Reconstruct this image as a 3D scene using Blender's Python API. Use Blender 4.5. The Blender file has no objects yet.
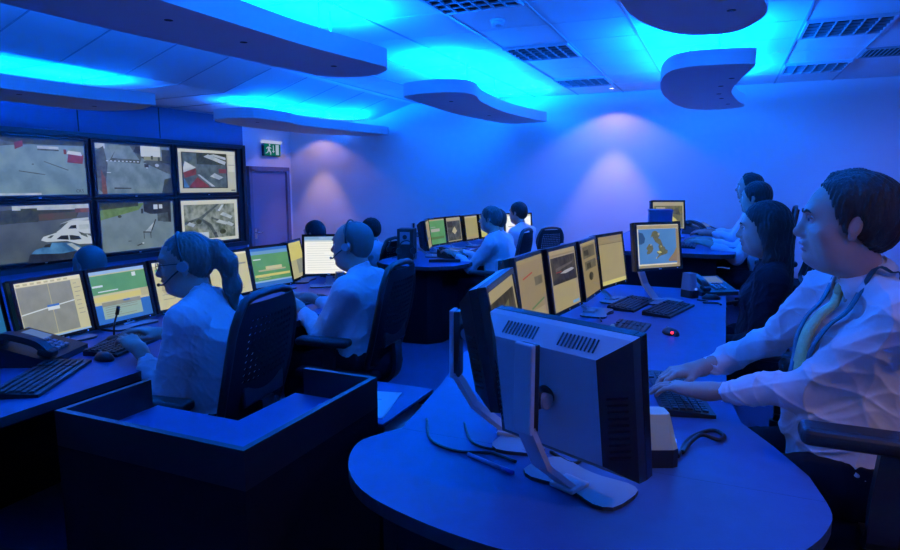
import bpy, bmesh, math, random
import numpy as np
from mathutils import Vector, Matrix, Euler
PI=math.pi
random.seed(7)
SC=bpy.context.scene
COL=SC.collection
R=math.radians
# ------------------------------------------------------------------ materials
MATS={}
def nt(name):
    m=bpy.data.materials.new(name); m.use_nodes=True
    t=m.node_tree
    for n in list(t.nodes): t.nodes.remove(n)
    o=t.nodes.new('ShaderNodeOutputMaterial')
    return m,t,o
def lin(c):
    return tuple(((v/255.)/12.92 if v/255.<=.04045 else (((v/255.)+.055)/1.055)**2.4) for v in c)
def pm(name,col,rough=.5,metal=0.,bump=0.,bscale=40.,var=0.,vscale=6.,spec=.5,detail=3.,stretch=(1,1,1),sheen=0.,alpha=1.):
    """principled material with noise colour variation and noise bump; col is linear"""
    m,t,o=nt(name)
    b=t.nodes.new('ShaderNodeBsdfPrincipled')
    b.inputs['Base Color'].default_value=(*col,1); b.inputs['Roughness'].default_value=rough
    b.inputs['Metallic'].default_value=metal; b.inputs['Specular IOR Level'].default_value=spec
    if sheen: b.inputs['Sheen Weight'].default_value=sheen
    t.links.new(b.outputs[0],o.inputs[0])
    tc=t.nodes.new('ShaderNodeTexCoord'); mp=t.nodes.new('ShaderNodeMapping'); mp.inputs['Scale'].default_value=stretch
    t.links.new(tc.outputs['Object'],mp.inputs[0])
    if var:
        n=t.nodes.new('ShaderNodeTexNoise'); n.inputs['Scale'].default_value=vscale; n.inputs['Detail'].default_value=detail
        t.links.new(mp.outputs[0],n.inputs['Vector'])
        r=t.nodes.new('ShaderNodeMix'); r.data_type='RGBA'
        r.inputs['A'].default_value=(*[min(1,c*(1-var)) for c in col],1); r.inputs['B'].default_value=(*[min(1,c*(1+var)) for c in col],1)
        t.links.new(n.outputs['Fac'],r.inputs['Factor']); t.links.new(r.outputs['Result'],b.inputs['Base Color'])
    if bump:
        n=t.nodes.new('ShaderNodeTexNoise'); n.inputs['Scale'].default_value=bscale; n.inputs['Detail'].default_value=detail
        t.links.new(mp.outputs[0],n.inputs['Vector'])
        bu=t.nodes.new('ShaderNodeBump'); bu.inputs['Strength'].default_value=bump; bu.inputs['Distance'].default_value=.01
        t.links.new(n.outputs['Fac'],bu.inputs['Height']); t.links.new(bu.outputs[0],b.inputs['Normal'])
    MATS[name]=m
    return m
SCR=1.0
def em(rgb,s=1.,rgb2=None,scale=30.,detail=4.,stretch=(1,1,1),lo=.35,hi=.65):
    """lit screen colour (sRGB 0-255); with rgb2 a noisy picture between the two"""
    key=('em',rgb,s,rgb2,scale,stretch,lo,hi)
    if key in MATS: return MATS[key]
    m,t,o=nt('screen_light')
    e=t.nodes.new('ShaderNodeEmission'); e.inputs['Color'].default_value=(*lin(rgb),1); e.inputs['Strength'].default_value=s*SCR
    if rgb2:
        tc=t.nodes.new('ShaderNodeTexCoord'); mp=t.nodes.new('ShaderNodeMapping'); mp.inputs['Scale'].default_value=stretch
        n=t.nodes.new('ShaderNodeTexNoise'); n.inputs['Scale'].default_value=scale; n.inputs['Detail'].default_value=detail
        mr=t.nodes.new('ShaderNodeMapRange'); mr.inputs['From Min'].default_value=lo; mr.inputs['From Max'].default_value=hi
        r=t.nodes.new('ShaderNodeMix'); r.data_type='RGBA'
        r.inputs['A'].default_value=(*lin(rgb),1); r.inputs['B'].default_value=(*lin(rgb2),1)
        t.links.new(tc.outputs['Object'],mp.inputs[0]); t.links.new(mp.outputs[0],n.inputs['Vector'])
        t.links.new(n.outputs['Fac'],mr.inputs['Value']); t.links.new(mr.outputs['Result'],r.inputs['Factor'])
        t.links.new(r.outputs['Result'],e.inputs['Color'])
    g=t.nodes.new('ShaderNodeBsdfGlossy'); g.inputs['Color'].default_value=(.04,.04,.04,1); g.inputs['Roughness'].default_value=.35
    a=t.nodes.new('ShaderNodeAddShader'); t.links.new(e.outputs[0],a.inputs[0]); t.links.new(g.outputs[0],a.inputs[1])
    t.links.new(a.outputs[0],o.inputs[0])
    MATS[key]=m
    return m
def emp(name,col,s):
    m,t,o=nt(name); e=t.nodes.new('ShaderNodeEmission'); e.inputs['Color'].default_value=(*col,1); e.inputs['Strength'].default_value=s
    t.links.new(e.outputs[0],o.inputs[0]); MATS[name]=m; return m
WALL=pm('wall_paint',(.72,.72,.74),.7,bump=.05,bscale=120)
NAVY=pm('navy_fabric_panel',(.10,.12,.22),.85,bump=.1,bscale=300)
CEIL=pm('ceiling_tile',(.78,.78,.78),.9,bump=.15,bscale=250)
TBAR=pm('ceiling_bar',(.45,.45,.47),.45)
CARPET=pm('carpet',(.05,.075,.17),.95,bump=.6,bscale=350,var=.25,vscale=120)
CLOUD=pm('raft_white',(.62,.62,.66),.6,bump=.03,bscale=200)
BLACKHOLE=pm('hole_black',(.01,.01,.012),.6)
BLK=pm('black_plastic',(.018,.018,.02),.4,bump=.08,bscale=500)
BLKG=pm('black_gloss',(.012,.012,.014),.18)
DGREY=pm('dark_grey_plastic',(.05,.05,.055),.45,bump=.08,bscale=400)
SILV=pm('silver_plastic',(.55,.56,.59),.40,metal=.0,bump=.05,bscale=400)
GREYP=pm('grey_plastic',(.30,.31,.33),.45,bump=.05,bscale=400)
DESK=pm('desk_laminate',(.06,.115,.27),.45,var=.12,vscale=14,bump=.04,bscale=160,spec=.22)
DESKEDGE=pm('desk_edge',(.03,.03,.035),.4)
PANEL=pm('black_panel',(.005,.005,.007),.7,spec=.12,bump=.05,bscale=90)
DOORM=pm('door_paint',(.22,.18,.25),.5,bump=.04,bscale=60)
DOORF=pm('door_frame_paint',(.16,.13,.18),.5)
CHROME=pm('chrome',(.75,.75,.77),.22,metal=1.)
MESHF=pm('chair_mesh',(.012,.012,.015),.8,spec=.15)
CHFAB=pm('chair_fabric',(.012,.013,.018),.9,spec=.12,bump=.3,bscale=400)
SKIN=pm('skin',(.52,.28,.21),.5,bump=.06,bscale=160,var=.12,vscale=25)
SKINR=pm('skin_ruddy',(.48,.21,.16),.5,bump=.06,bscale=160,var=.12,vscale=25)
LIP=pm('lips',(.42,.16,.14),.45)
EYEW=pm('eye_white',(.75,.74,.72),.2); IRIS=pm('iris',(.05,.07,.09),.15)
SHIRT=pm('white_shirt',(.74,.75,.79),.8,bump=1.,bscale=11,detail=3,sheen=.2)
SUIT=pm('dark_suit',(.012,.012,.017),.85,spec=.12,bump=.35,bscale=16)
TROUS=pm('dark_trousers',(.013,.013,.018),.85,spec=.12,bump=.3,bscale=18)
SHOE=pm('black_leather',(.012,.012,.012),.3)
HAIRD=pm('hair_dark',(.018,.013,.012),spec=.3,rough=.5,bump=.9,bscale=70,stretch=(1,1,.25),var=.5,vscale=80)
HAIRB=pm('hair_brown',(.050,.034,.026),spec=.3,rough=.5,bump=.9,bscale=75,stretch=(1,1,.3),var=.6,vscale=60)
HAIRG=pm('hair_grey',(.085,.078,.075),spec=.3,rough=.55,bump=.9,bscale=75,stretch=(1,1,.3),var=.6,vscale=60)
HAIRF=pm('hair_fair',(.16,.12,.10),spec=.3,rough=.5,bump=.9,bscale=75,stretch=(1,1,.3),var=.5,vscale=60)
STUB=pm('shaved_hair',(.15,.11,.10),.7,bump=.2,bscale=500)
TIE=pm('gold_tie',(.50,.38,.14),.5,bump=.2,bscale=300,var=.25,vscale=90)
LANY=pm('teal_lanyard',(.012,.10,.14),.6,var=.5,vscale=45,bump=.1,bscale=300)
PAPER=pm('paper',(.78,.78,.78),.8)
GOLD=pm('gold',(.8,.55,.2),.25,metal=1.)
CREAM=pm('cream_plastic_glow_tint',(.58,.64,.42),.45)  # cream pushed greener: glow of the turned away monitor's screen painted in
SIGNG=emp('sign_green',lin((4,104,96)),.75); SIGNW=emp('sign_white',lin((170,190,215)),.8)
SIGNT=emp('sign_top_light',lin((190,200,240)),.8)
TUBE=emp('tube_blue',(.02,.42,1.),5.)
WARM=emp('downlight_lens',(1.,.8,.55),6.)
REDL=emp('red_led',(1.,.02,.03),4.)
BLUEL=emp('blue_led',(.1,.25,1.),2.)
LCD=emp('phone_lcd',lin((110,145,215)),.6)
# ------------------------------------------------------------------ object helpers
def tag(o,label=None,cat=None,group=None,kind=None):
    if label: o['label']=label
    if cat: o['category']=cat
    if group: o['group']=group
    if kind: o['kind']=kind
    return o
def empty(name,loc=(0,0,0),rz=0.,label=None,cat=None,group=None):
    o=bpy.data.objects.new(name,None); COL.objects.link(o); o.empty_display_size=.1
    o.location=loc; o.rotation_euler=(0,0,rz)
    return tag(o,label,cat,group)
def dup(root,loc=None,rz=None,label=None,group=None,skip=()):
    r=root.copy(); COL.objects.link(r)
    if loc is not None: r.location=loc
    if rz is not None: r.rotation_euler=(0,0,rz)
    if label: r['label']=label
    if group: r['group']=group
    for ch in list(root.children):
        if ch.name.split('.')[0] in skip: continue
        c=ch.copy(); COL.objects.link(c); c.parent=r
        for g in list(ch.children):
            d=g.copy(); COL.objects.link(d); d.parent=c
    return r
class MB:
    """collects shapes into one mesh"""
    def __init__(s): s.bm=bmesh.new(); s.mats=[]
    def mi(s,m):
        if m is None: return 0
        if m not in s.mats: s.mats.append(m)
        return s.mats.index(m)
    def _fin(s,vs,mat,smooth=False):
        fs=set()
        for v in vs:
            for f in v.link_faces: fs.add(f)
        i=s.mi(mat)
        for f in fs: f.material_index=i; f.smooth=smooth
    def box(s,c,d,mat=None,rot=(0,0,0),bev=0.,seg=2):
        r=bmesh.ops.create_cube(s.bm,size=1.); vs=r['verts']
        M=Matrix.Translation(c)@Euler(rot).to_matrix().to_4x4()@Matrix.Diagonal((*d,1))
        bmesh.ops.transform(s.bm,matrix=M,verts=vs)
        if bev>0:
            es=list({e for v in vs for e in v.link_edges})
            q=bmesh.ops.bevel(s.bm,geom=es,offset=bev,segments=seg,affect='EDGES',profile=.5)
            vs=list({v for f in q['faces'] for v in f.verts}|{v for v in vs if v.is_valid})
        s._fin(vs,mat,False); return s
    def cyl(s,a,b,r,r2=None,mat=None,n=20,smooth=True):
        a=Vector(a); b=Vector(b); d=b-a; L=d.length
        q=bmesh.ops.create_cone(s.bm,cap_ends=True,segments=n,radius1=r,radius2=r if r2 is None else r2,depth=L)
        M=Matrix.Translation((a+b)/2)@d.to_track_quat('Z','Y').to_matrix().to_4x4()
        bmesh.ops.transform(s.bm,matrix=M,verts=q['verts']); s._fin(q['verts'],mat,False)
        if smooth:
            for f in {f for v in q['verts'] for f in v.link_faces}:
                if len(f.verts)==4: f.smooth=True
        return s
    def sph(s,c,r,mat=None,u=16,v=10,sc=(1,1,1),rot=(0,0,0)):
        q=bmesh.ops.create_uvsphere(s.bm,u_segments=u,v_segments=v,radius=r)
        M=Matrix.Translation(c)@Euler(rot).to_matrix().to_4x4()@Matrix.Diagonal((*sc,1))
        bmesh.ops.transform(s.bm,matrix=M,verts=q['verts']); s._fin(q['verts'],mat,True); return s
    def prism(s,pts,z0,z1,mat=None,side=None,smooth=False):
        bm=s.bm
        lo=[bm.verts.new((p[0],p[1],z0)) for p in pts]; hi=[bm.verts.new((p[0],p[1],z1)) for p in pts]
        i=s.mi(mat); j=s.mi(side) if side else i
        f=bm.faces.new(lo[::-1]); f.material_index=i
        f=bm.faces.new(hi); f.material_index=i
        n=len(pts)
        for k in range(n):
            f=bm.faces.new((lo[k],lo[(k+1)%n],hi[(k+1)%n],hi[k])); f.material_index=j; f.smooth=smooth
        return s
    def poly(s,pts,mat=None):
        f=s.bm.faces.new([s.bm.verts.new(p) for p in pts]); f.material_index=s.mi(mat); return s
    def tube(s,path,r,mat=None,n=8,closed=False,flat=None,up=(0,0,1)):
        """sweep; r may be a list; flat=(w,h) sweeps a rectangle"""
        P=[Vector(p) for p in path]; m=len(P); rings=[]
        prev=None
        for k in range(m):
            if closed: d=P[(k+1)%m]-P[k-1]
            else: d=P[min(k+1,m-1)]-P[max(k-1,0)]
            d.normalize()
            u=Vector(up) if prev is None else prev
            x=u-d*u.dot(d)
            if x.length<1e-4: x=Vector((1,0,0))-d*d.x
            x.normalize(); y=d.cross(x); prev=x
            rr=r[k] if isinstance(r,(list,tuple)) else r
            if flat: pts=[(x*(flat[1]*sy)+y*(flat[0]*sx))*.5 for sx,sy in ((1,1),(-1,1),(-1,-1),(1,-1))]
            else: pts=[(x*math.cos(2*PI*q/n)+y*math.sin(2*PI*q/n))*rr for q in range(n)]
            rings.append([s.bm.verts.new(P[k]+p) for p in pts])
        i=s.mi(mat); nn=len(rings[0])
        for k in range(m if closed else m-1):
            A=rings[k]; B=rings[(k+1)%m]
            for q in range(nn):
                f=s.bm.faces.new((A[q],A[(q+1)%nn],B[(q+1)%nn],B[q])); f.material_index=i; f.smooth=not flat
        if not closed:
            for A in (rings[0][::-1],rings[-1]):
                f=s.bm.faces.new(A); f.material_index=i
        return s
    def lathe(s,prof,c=(0,0,0),mat=None,n=24,cap=True):
        rings=[]
        for (r,z) in prof: rings.append([s.bm.verts.new((c[0]+r*math.cos(2*PI*q/n),c[1]+r*math.sin(2*PI*q/n),c[2]+z)) for q in range(n)])
        i=s.mi(mat)
        for A,B in zip(rings,rings[1:]):
            for q in range(n):
                f=s.bm.faces.new((A[q],A[(q+1)%n],B[(q+1)%n],B[q])); f.material_index=i; f.smooth=True
        if cap:
            for A in (rings[0][::-1],rings[-1]):
                f=s.bm.faces.new(A); f.material_index=i
        return s
    def xf(s,M):
        bmesh.ops.transform(s.bm,matrix=M,verts=s.bm.verts); return s
    def build(s,name,mat=None,parent=None,loc=None,rot=None,norm=True):
        if norm: bmesh.ops.recalc_face_normals(s.bm,faces=s.bm.faces)
        me=bpy.data.meshes.new(name); s.bm.to_mesh(me); s.bm.free()
        ms=s.mats if s.mats else [mat]
        for m in ms: me.materials.append(m)
        o=bpy.data.objects.new(name,me); COL.objects.link(o)
        if parent: o.parent=parent
        if loc is not None: o.location=loc
        if rot is not None: o.rotation_euler=rot
        return o
def smooth_path(pts,n=6,closed=False):
    P=[Vector(p) for p in pts]; out=[]; m=len(P)
    for k in range(m if closed else m-1):
        if closed: a,b,c,d=P[k-1],P[k],P[(k+1)%m],P[(k+2)%m]
        else: a,b,c,d=P[max(k-1,0)],P[k],P[k+1],P[min(k+2,m-1)]
        for q in range(n):
            t=q/n
            out.append(.5*((2*b)+(c-a)*t+(2*a-5*b+4*c-d)*t*t+(3*b-a-3*c+d)*t**3))
    if not closed: out.append(P[-1])
    return out
def struct(o,kind='structure'): o['kind']=kind; return o
# tuning constants
LE=190.; BLUE=(.0,.135,1.); DL_W=11.; DL_N=65.; DL_FILL=42.; WS=.85; SS=.85
# ------------------------------------------------------------------ room shell
XL,XW,XR,YB,YF=-6.7,-6.6,2.7,8.69,-1.2
XS=-3.12; ZL=-.25                      # lower tier in front of the video wall
ZC=2.68; ZC2=2.44
struct(MB().box(((XS+XR)/2,(YB+YF)/2,-.15),(XR-XS,YB-YF,.30),CARPET).build('floor'))
struct(MB().box(((XL+XS)/2-.05,(YB+YF)/2,ZL-.05),(XS-XL+.1,YB-YF,.10),CARPET).build('floor_lower'))
struct(MB().box((1.05,6.93,.10),(3.3,3.50,.20),CARPET).build('floor_raised'))
struct(MB().box((XS+.012,(YB+YF)/2,.004),(.03,YB-YF-.02,.012),DGREY).build('trim_1'))
struct(MB().box(((XL+XR)/2,YB+.06,1.25),(XR-XL+.3,.12,3.3),WALL).build('wall_back'))
struct(MB().box((XR+.06,(YB+YF)/2,1.25),(.12,YB-YF,3.3),WALL).build('wall_right'))
struct(MB().box(((XL+XR)/2,YF-.06,1.25),(XR-XL+.3,.12,3.3),WALL).build('wall_front'))
struct(MB().box((XL-.06,(YB+YF)/2,1.25),(.12,YB-YF,3.3),WALL).build('wall_left'))
YE=7.45
b=MB(); b.box(((XL+XW)/2+.001,(YE+YF)/2,(2.05+ZC2)/2),(.1,YE-YF,ZC2-2.05),NAVY)
b.box(((XL+XW)/2+.001,(YE+YF)/2,.17),(.1,YE-YF,.84),NAVY)
struct(b.build('wall_left_lining'))
# seams of the lining panels
b=MB()
for y in (2.05,3.55,4.85,5.95): b.box((XW+.003,y,2.245),(.006,.012,.38),BLACKHOLE)
struct(b.build('trim_2'))
b=MB(); b.box((XW-.045,(YE+YF)/2,1.32),(.09,YE-YF,1.46),BLK)
b.box((XW+.01,(YE+YF)/2,2.02),(.06,YE-YF,.05),BLK); b.box((XW+.01,YE-.03,1.32),(.06,.06,1.44),BLK); b.box((XW+.01,(YE+YF)/2,.60),(.06,YE-YF,.06),BLK)
struct(b.build('trim_3'))
# skirtings
struct(MB().box(((XS+XR)/2-.2,YB-.008,.05),(XR-XS-1.5,.016,.10),DOORF).build('baseboard_back'))
struct(MB().box((XR-.008,2.,.05),(.016,6.,.10),DOORF).build('baseboard_right'))
# ceiling with its lowered left strip
b=MB()
prof=[(XR+.1,ZC),(-4.42,ZC),(-5.08,2.47),(XL-.1,ZC2),(XL-.1,ZC2+.5),(XR+.1,ZC+.3)]
lo=[b.bm.verts.new((p[0],YF-.1,p[1])) for p in prof]; hi=[b.bm.verts.new((p[0],YB+.1,p[1])) for p in prof]
b.mi(CEIL)
b.bm.faces.new(lo); b.bm.faces.new(hi[::-1])
for k in range(6): b.bm.faces.new((lo[k],lo[(k+1)%6],hi[(k+1)%6],hi[k]))
struct(b.build('ceiling'))
b=MB()
XG=[-4.28,-3.683,-3.086,-2.489,-1.892,-1.295,-.713,-.116,.474,1.078]
YG=[.51+.62*k for k in range(13)]
for x in XG: b.box((x,(YB+YF)/2,ZC-.003),(.018,YB-YF,.006),TBAR)
for y in YG:
    b.box(((1.078-4.42)/2,y,ZC-.001),(1.078+4.42,.007,.003),CEIL)
    for (x0,z0,x1,z1) in ((-4.42,ZC,-5.08,2.47),(-5.08,2.47,-6.6,ZC2)):
        b.tube([(x0,y,z0-.002),(x1,y,z1-.002)],.1,TBAR,flat=(.012,.006))
struct(b.build('trim_4'))
# ------------------------------------------------------------------ door and exit sign
D=empty('door_1',(XL,8.08,ZL)); D['kind']='structure'
b=MB()
for y in (-.45,.45): b.box((.02,y,1.0),(.10,.07,2.0),DOORF,bev=.004)
b.box((.02,0,1.965),(.10,.96,.07),DOORF,bev=.004); b.build('door_frame',None,D)
MB().box((.012,0,.965),(.04,.826,1.92),DOORM,bev=.003).build('door_leaf',None,D)
b=MB(); b.box((.037,-.36,.96),(.012,.05,.16),CHROME,bev=.003); b.cyl((.04,-.36,.98),(.085,-.36,.98),.010,mat=CHROME); b.cyl((.08,-.37,.98),(.08,-.24,.98),.009,mat=CHROME)
b.build('door_handle',None,D)
E=empty('exit_sign',(XL+.001,8.17,2.03),0,'green running man emergency exit sign with a lit white top above the door','exit sign')
b=MB(); b.box((.03,0,-.01),(.05,.40,.20),DGREY,bev=.006); b.build('housing',None,E)
MB().box((.045,0,.105),(.085,.41,.045),SIGNT,bev=.004).build('top_light',None,E)
b=MB()
def ey(u,v): return (u-.5)*.39,(v-.5)*.19-.01
def eq(pts,mat,x): b.poly([(x,)+ey(u,v) for u,v in pts],mat)
eq([(0,0),(1,0),(1,1),(0,1)],SIGNG,.0562)
x=.0574
eq([(.70,.08),(.90,.08),(.90,.92),(.70,.92)],SIGNW,x)           # doorway
eq([(.53,.40),(.58,.40),(.58,.86),(.53,.86)],SIGNW,x); eq([(.47,.40),(.555,.22),(.64,.40)],SIGNW,x)   # arrow
eq([(.30,.80),(.36,.80),(.38,.90),(.33,.97),(.28,.90)],SIGNW,x)  # running figure
eq([(.20,.72),(.33,.76),(.34,.46),(.22,.44)],SIGNW,x)
eq([(.10,.58),(.13,.53),(.22,.66),(.22,.74)],SIGNW,x); eq([(.33,.74),(.44,.60),(.41,.55),(.32,.66)],SIGNW,x)
eq([(.22,.46),(.34,.48),(.42,.28),(.40,.06),(.35,.06),(.34,.26)],SIGNW,x+.0003); eq([(.22,.46),(.29,.44),(.20,.22),(.08,.14),(.06,.20),(.16,.27)],SIGNW,x+.0003)
b.build('pictogram',None,E,norm=False)
# ------------------------------------------------------------------ ceiling fittings
def troffer(cx,cy,lab,w=.585,d=.585,n=6):
    t=empty('ceiling_light',(cx,cy,ZC),0,lab,'ceiling light','louvred ceiling lights')
    b=MB()
    for s in (-1,1):
        b.box((s*(w/2-.01),0,-.012),(.02,d,.024),SILV); b.box((0,s*(d/2-.01),-.012),(w-.04,.02,.024),SILV)
    b.build('frame',None,t)
    MB().box((0,0,-.004),(w-.04,d-.04,.007),BLKG).build('reflector',None,t)
    b=MB()
    for k in range(1,n):
        u=-w/2+.02+(w-.04)*k/n
        b.box((u,0,-.017),(.007,d-.04,.017),GREYP)
    for k in range(1,5):
        v=-d/2+.02+(d-.04)*k/5
        b.box((0,v,-.0165),(w-.04,.006,.016),GREYP)
    b.build('louvre',None,t)
    return t
troffer(-1.594,3.93,'louvred square ceiling light cut off by the top of the picture')
troffer(-1.594,5.79,'louvred square ceiling light just beyond the round smoke detector')
troffer(-1.594,7.62,'small-looking louvred ceiling light next to the lit downlight')
troffer(.776,5.79,'larger looking louvred ceiling light at the upper right, nearest on its side')
troffer(.776,7.64,'louvred ceiling light by the kidney shaped raft, nearest the back wall')
t=empty('air_vent',(1.37,7.02,ZC),0,'slim dark ceiling air grille at the right picture edge','air vent')
b=MB(); 
for s in (-1,1): b.box((s*.27,0,-.008),(.02,.42,.016),GREYP); b.box((0,s*.20,-.008),(.52,.02,.016),GREYP)
b.build('frame',None,t); MB().box((0,0,-.003),(.52,.38,.005),BLACKHOLE).build('backing',None,t)
b=MB()
for k in range(14): b.box((-.24+.037*k,0,-.011),(.006,.38,.012),GREYP,rot=(0,.5,0))
b.build('slats',None,t)
t=empty('smoke_detector',(-1.61,4.58,ZC),0,'round white smoke detector on the ceiling','smoke detector')
MB().lathe([(.055,0),(.055,-.012),(.048,-.018)],mat=CLOUD).build('base',None,t)
MB().lathe([(.046,-.016),(.046,-.034),(.036,-.046),(.012,-.05)],mat=CLOUD).build('cap',None,t)
def spot(name,parent,loc,e,col,size,blend,rad=.03,rot=(0,0,0)):
    l=bpy.data.lights.new(name,'SPOT'); l.energy=e; l.color=col; l.spot_size=R(size); l.spot_blend=blend; l.shadow_soft_size=rad
    o=bpy.data.objects.new(name,l); COL.objects.link(o); o.parent=parent; o.location=loc; o.rotation_euler=rot; return o
def downlight(x,y,z,lab,e1,e2,col=(1.,.62,.36),size=122,bl=.30):
    t=empty('downlight',(x,y,z),0,lab,'downlight','recessed wall downlights')
    MB().lathe([(.030,-.001),(.055,-.001),(.055,-.006),(.034,-.008),(.030,-.001)],mat=CLOUD,cap=False).build('trim_ring',None,t)
    MB().cyl((0,0,-.0005),(0,0,-.0035),.03,mat=WARM).build('lens',None,t)
    spot('lamp_wide',t,(0,0,-.015),e1,col,size,bl,.02)
    if e2: spot('lamp_narrow',t,(0,0,-.015),e2,col,60,.55,.02)
    return t
downlight(-1.38,8.29,ZC,'small lit downlight in the ceiling over the bright patch of the back wall',DL_W,DL_N)
downlight(-6.04,8.29,ZC2+.011,'downlight washing the back wall next to the exit door',DL_W*.9,DL_N*.9)
downlight(1.5,.75,ZC,'added fill downlight outside the picture, over the gangway near the man in the gold tie',DL_FILL,0,(1.,.70,.52),130,.8)  # unseen fitting, added to warm the nearest man's face and shirt
downlight(2.1,6.9,ZC,'added fill downlight outside the picture, near the right end of the back wall',DL_FILL*.36,0,(1.,.50,.32),175,1.)  # another unseen fitting, added so the right of the back wall turns warmer
# ------------------------------------------------------------------ suspended rafts with blue cove light on top
def area(name,parent,loc,sx,sy,e,rz=0,col=BLUE,up=True):
    l=bpy.data.lights.new(name,'AREA'); l.shape='RECTANGLE'; l.size=sx; l.size_y=sy; l.energy=e; l.color=col
    o=bpy.data.objects.new(name,l); COL.objects.link(o); o.parent=parent; o.location=loc; o.rotation_euler=(PI if up else 0,0,rz); return o
def raft(outline,z0,z1,lab,wires,lamps,spots=(),zt=ZC):
    t=empty('ceiling_raft',(0,0,z1),0,lab,'ceiling raft','suspended curved ceiling rafts')
    pts=[(p.x,p.y) for p in smooth_path([(a,c,0) for a,c in outline],5,True)]
    b=MB(); b.prism(pts,z0-z1,0,CLOUD,smooth=False); b.build('panel',None,t)
    for (x,y) in wires:
        zz=zt if x>-4.42 else max(ZC2,ZC+(x+4.42)*.318)
        MB().cyl((x,y,0),(x,y,zz-z1),.004,mat=SILV,n=8).build('suspension_wire',None,t)
    for (x,y,l,rz,e) in lamps:
        dx,dy=-math.sin(rz)*l*.42,math.cos(rz)*l*.42
        o=MB(); o.cyl((x-dx,y-dy,.03),(x+dx,y+dy,.03),.013,mat=TUBE,n=10); o.box((x,y,.008),(.05,.05,.016),GREYP); o.build('light_tube',None,t)
        area('cove_lamp',t,(x,y,.05),.34,l,e*LE,rz)
    for (x,y) in spots:
        MB().cyl((x,y,z0-z1-.0015),(x,y,z0-z1+.002),.022,mat=BLACKHOLE,n=12).build('recessed_spot',None,t)
    return t
raft([(-2.5,.9),(-2.45,1.6),(-2.41,2.3),(-2.38,3.24),(-2.29,3.95),(-2.30,4.14),(-2.45,4.3),(-2.65,4.36),(-2.87,4.28),(-2.97,4.0),(-3.04,3.1),(-3.11,2.46),(-3.13,1.7),(-3.15,.9),(-2.85,.75)],2.31,2.44,
  'long wavy ceiling raft at the top left, the biggest and nearest on the left',[(-2.47,3.55),(-2.75,2.2),(-2.7,1.2),(-2.62,3.9)],[(-2.80,1.5,1.1,0,1),(-2.74,2.75,1.1,.03,1.1),(-2.62,3.72,.6,.1,.8)],[(-2.66,2.5),(-2.66,3.05),(-2.6,3.9),(-2.8,1.9)])
raft([(-2.84,5.46),(-2.52,5.37),(-2.27,5.46),(-2.22,5.7),(-2.34,6.24),(-2.40,7.22),(-2.30,8.1),(-2.25,8.42),(-2.5,8.52),(-2.84,8.45),(-3.0,7.2),(-2.96,6.16),(-2.90,5.62)],2.31,2.43,
  'wavy ceiling raft in the middle of the picture in front of the back wall',[(-2.42,5.98),(-2.49,6.99),(-2.45,8.2),(-2.8,8.0)],[(-2.58,5.95,.8,0,1),(-2.66,6.95,1.0,0,1),(-2.6,7.9,.8,0,.8)],[(-2.6,6.0),(-2.7,7.4)])
raft([(-.54,5.62),(-.44,5.12),(-.31,4.95),(-.14,4.93),(.11,4.99),(.145,5.12),(.07,5.66),(.02,6.1),(.01,6.5),(.07,7.12),(.13,7.66),(-.2,7.85),(-.47,7.5),(-.58,6.5)],2.31,2.42,
  'kidney shaped ceiling raft with a notch, second on the right',[(-.1,5.3),(-.35,6.2),(-.1,7.4)],[(-.24,5.65,.8,0,1),(-.26,6.7,.9,0,.8),(-.12,7.4,.6,0,.6)],[(0,5.6),(-.08,6.0),(-.1,6.5),(-.08,6.85),(-.02,7.35)])
raft([(-.50,2.9),(-.46,3.45),(-.28,3.88),(-.02,3.95),(.11,3.72),(.14,3.5),(.10,3.2),(.07,2.6),(.12,1.8),(-.1,1.5),(-.45,1.6),(-.58,2.2)],2.31,2.42,
  'rounded ceiling raft cut off by the top right of the picture',[(-.1,3.5),(-.3,2.0)],[(-.2,2.2,.8,0,.9),(-.18,3.3,.8,0,1)],[(-.02,3.45)])
raft([(-5.21,1.6),(-5.21,3.2),(-5.15,3.92),(-5.0,4.42),(-5.07,4.50),(-5.52,4.67),(-5.98,4.46),(-5.99,3.65),(-5.99,1.6),(-5.6,1.4)],2.22,2.33,
  'long straight ceiling raft at the left picture edge above the video wall',[(-5.34,4.0),(-5.5,2.7),(-5.4,1.9)],[(-5.6,2.2,.9,0,.55),(-5.6,3.1,.9,0,.6),(-5.52,4.0,.8,0,.6)],[(-5.45,3.5),(-5.6,4.3)])
raft([(-5.55,5.8),(-5.25,5.69),(-4.94,5.76),(-4.88,6.29),(-4.97,6.66),(-4.92,7.33),(-4.80,8.1),(-4.73,8.53),(-5.03,8.61),(-5.39,8.48),(-5.75,7.7),(-5.77,6.5)],2.22,2.335,
  'wavy ceiling raft above the exit door, farthest on the left',[(-5.1,6.4),(-5.05,7.3),(-5.0,8.0)],[(-5.3,6.3,.8,0,.55),(-5.3,7.2,.8,0,.6),(-5.2,8.0,.6,0,.5)],[(-5.25,6.2)])
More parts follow.
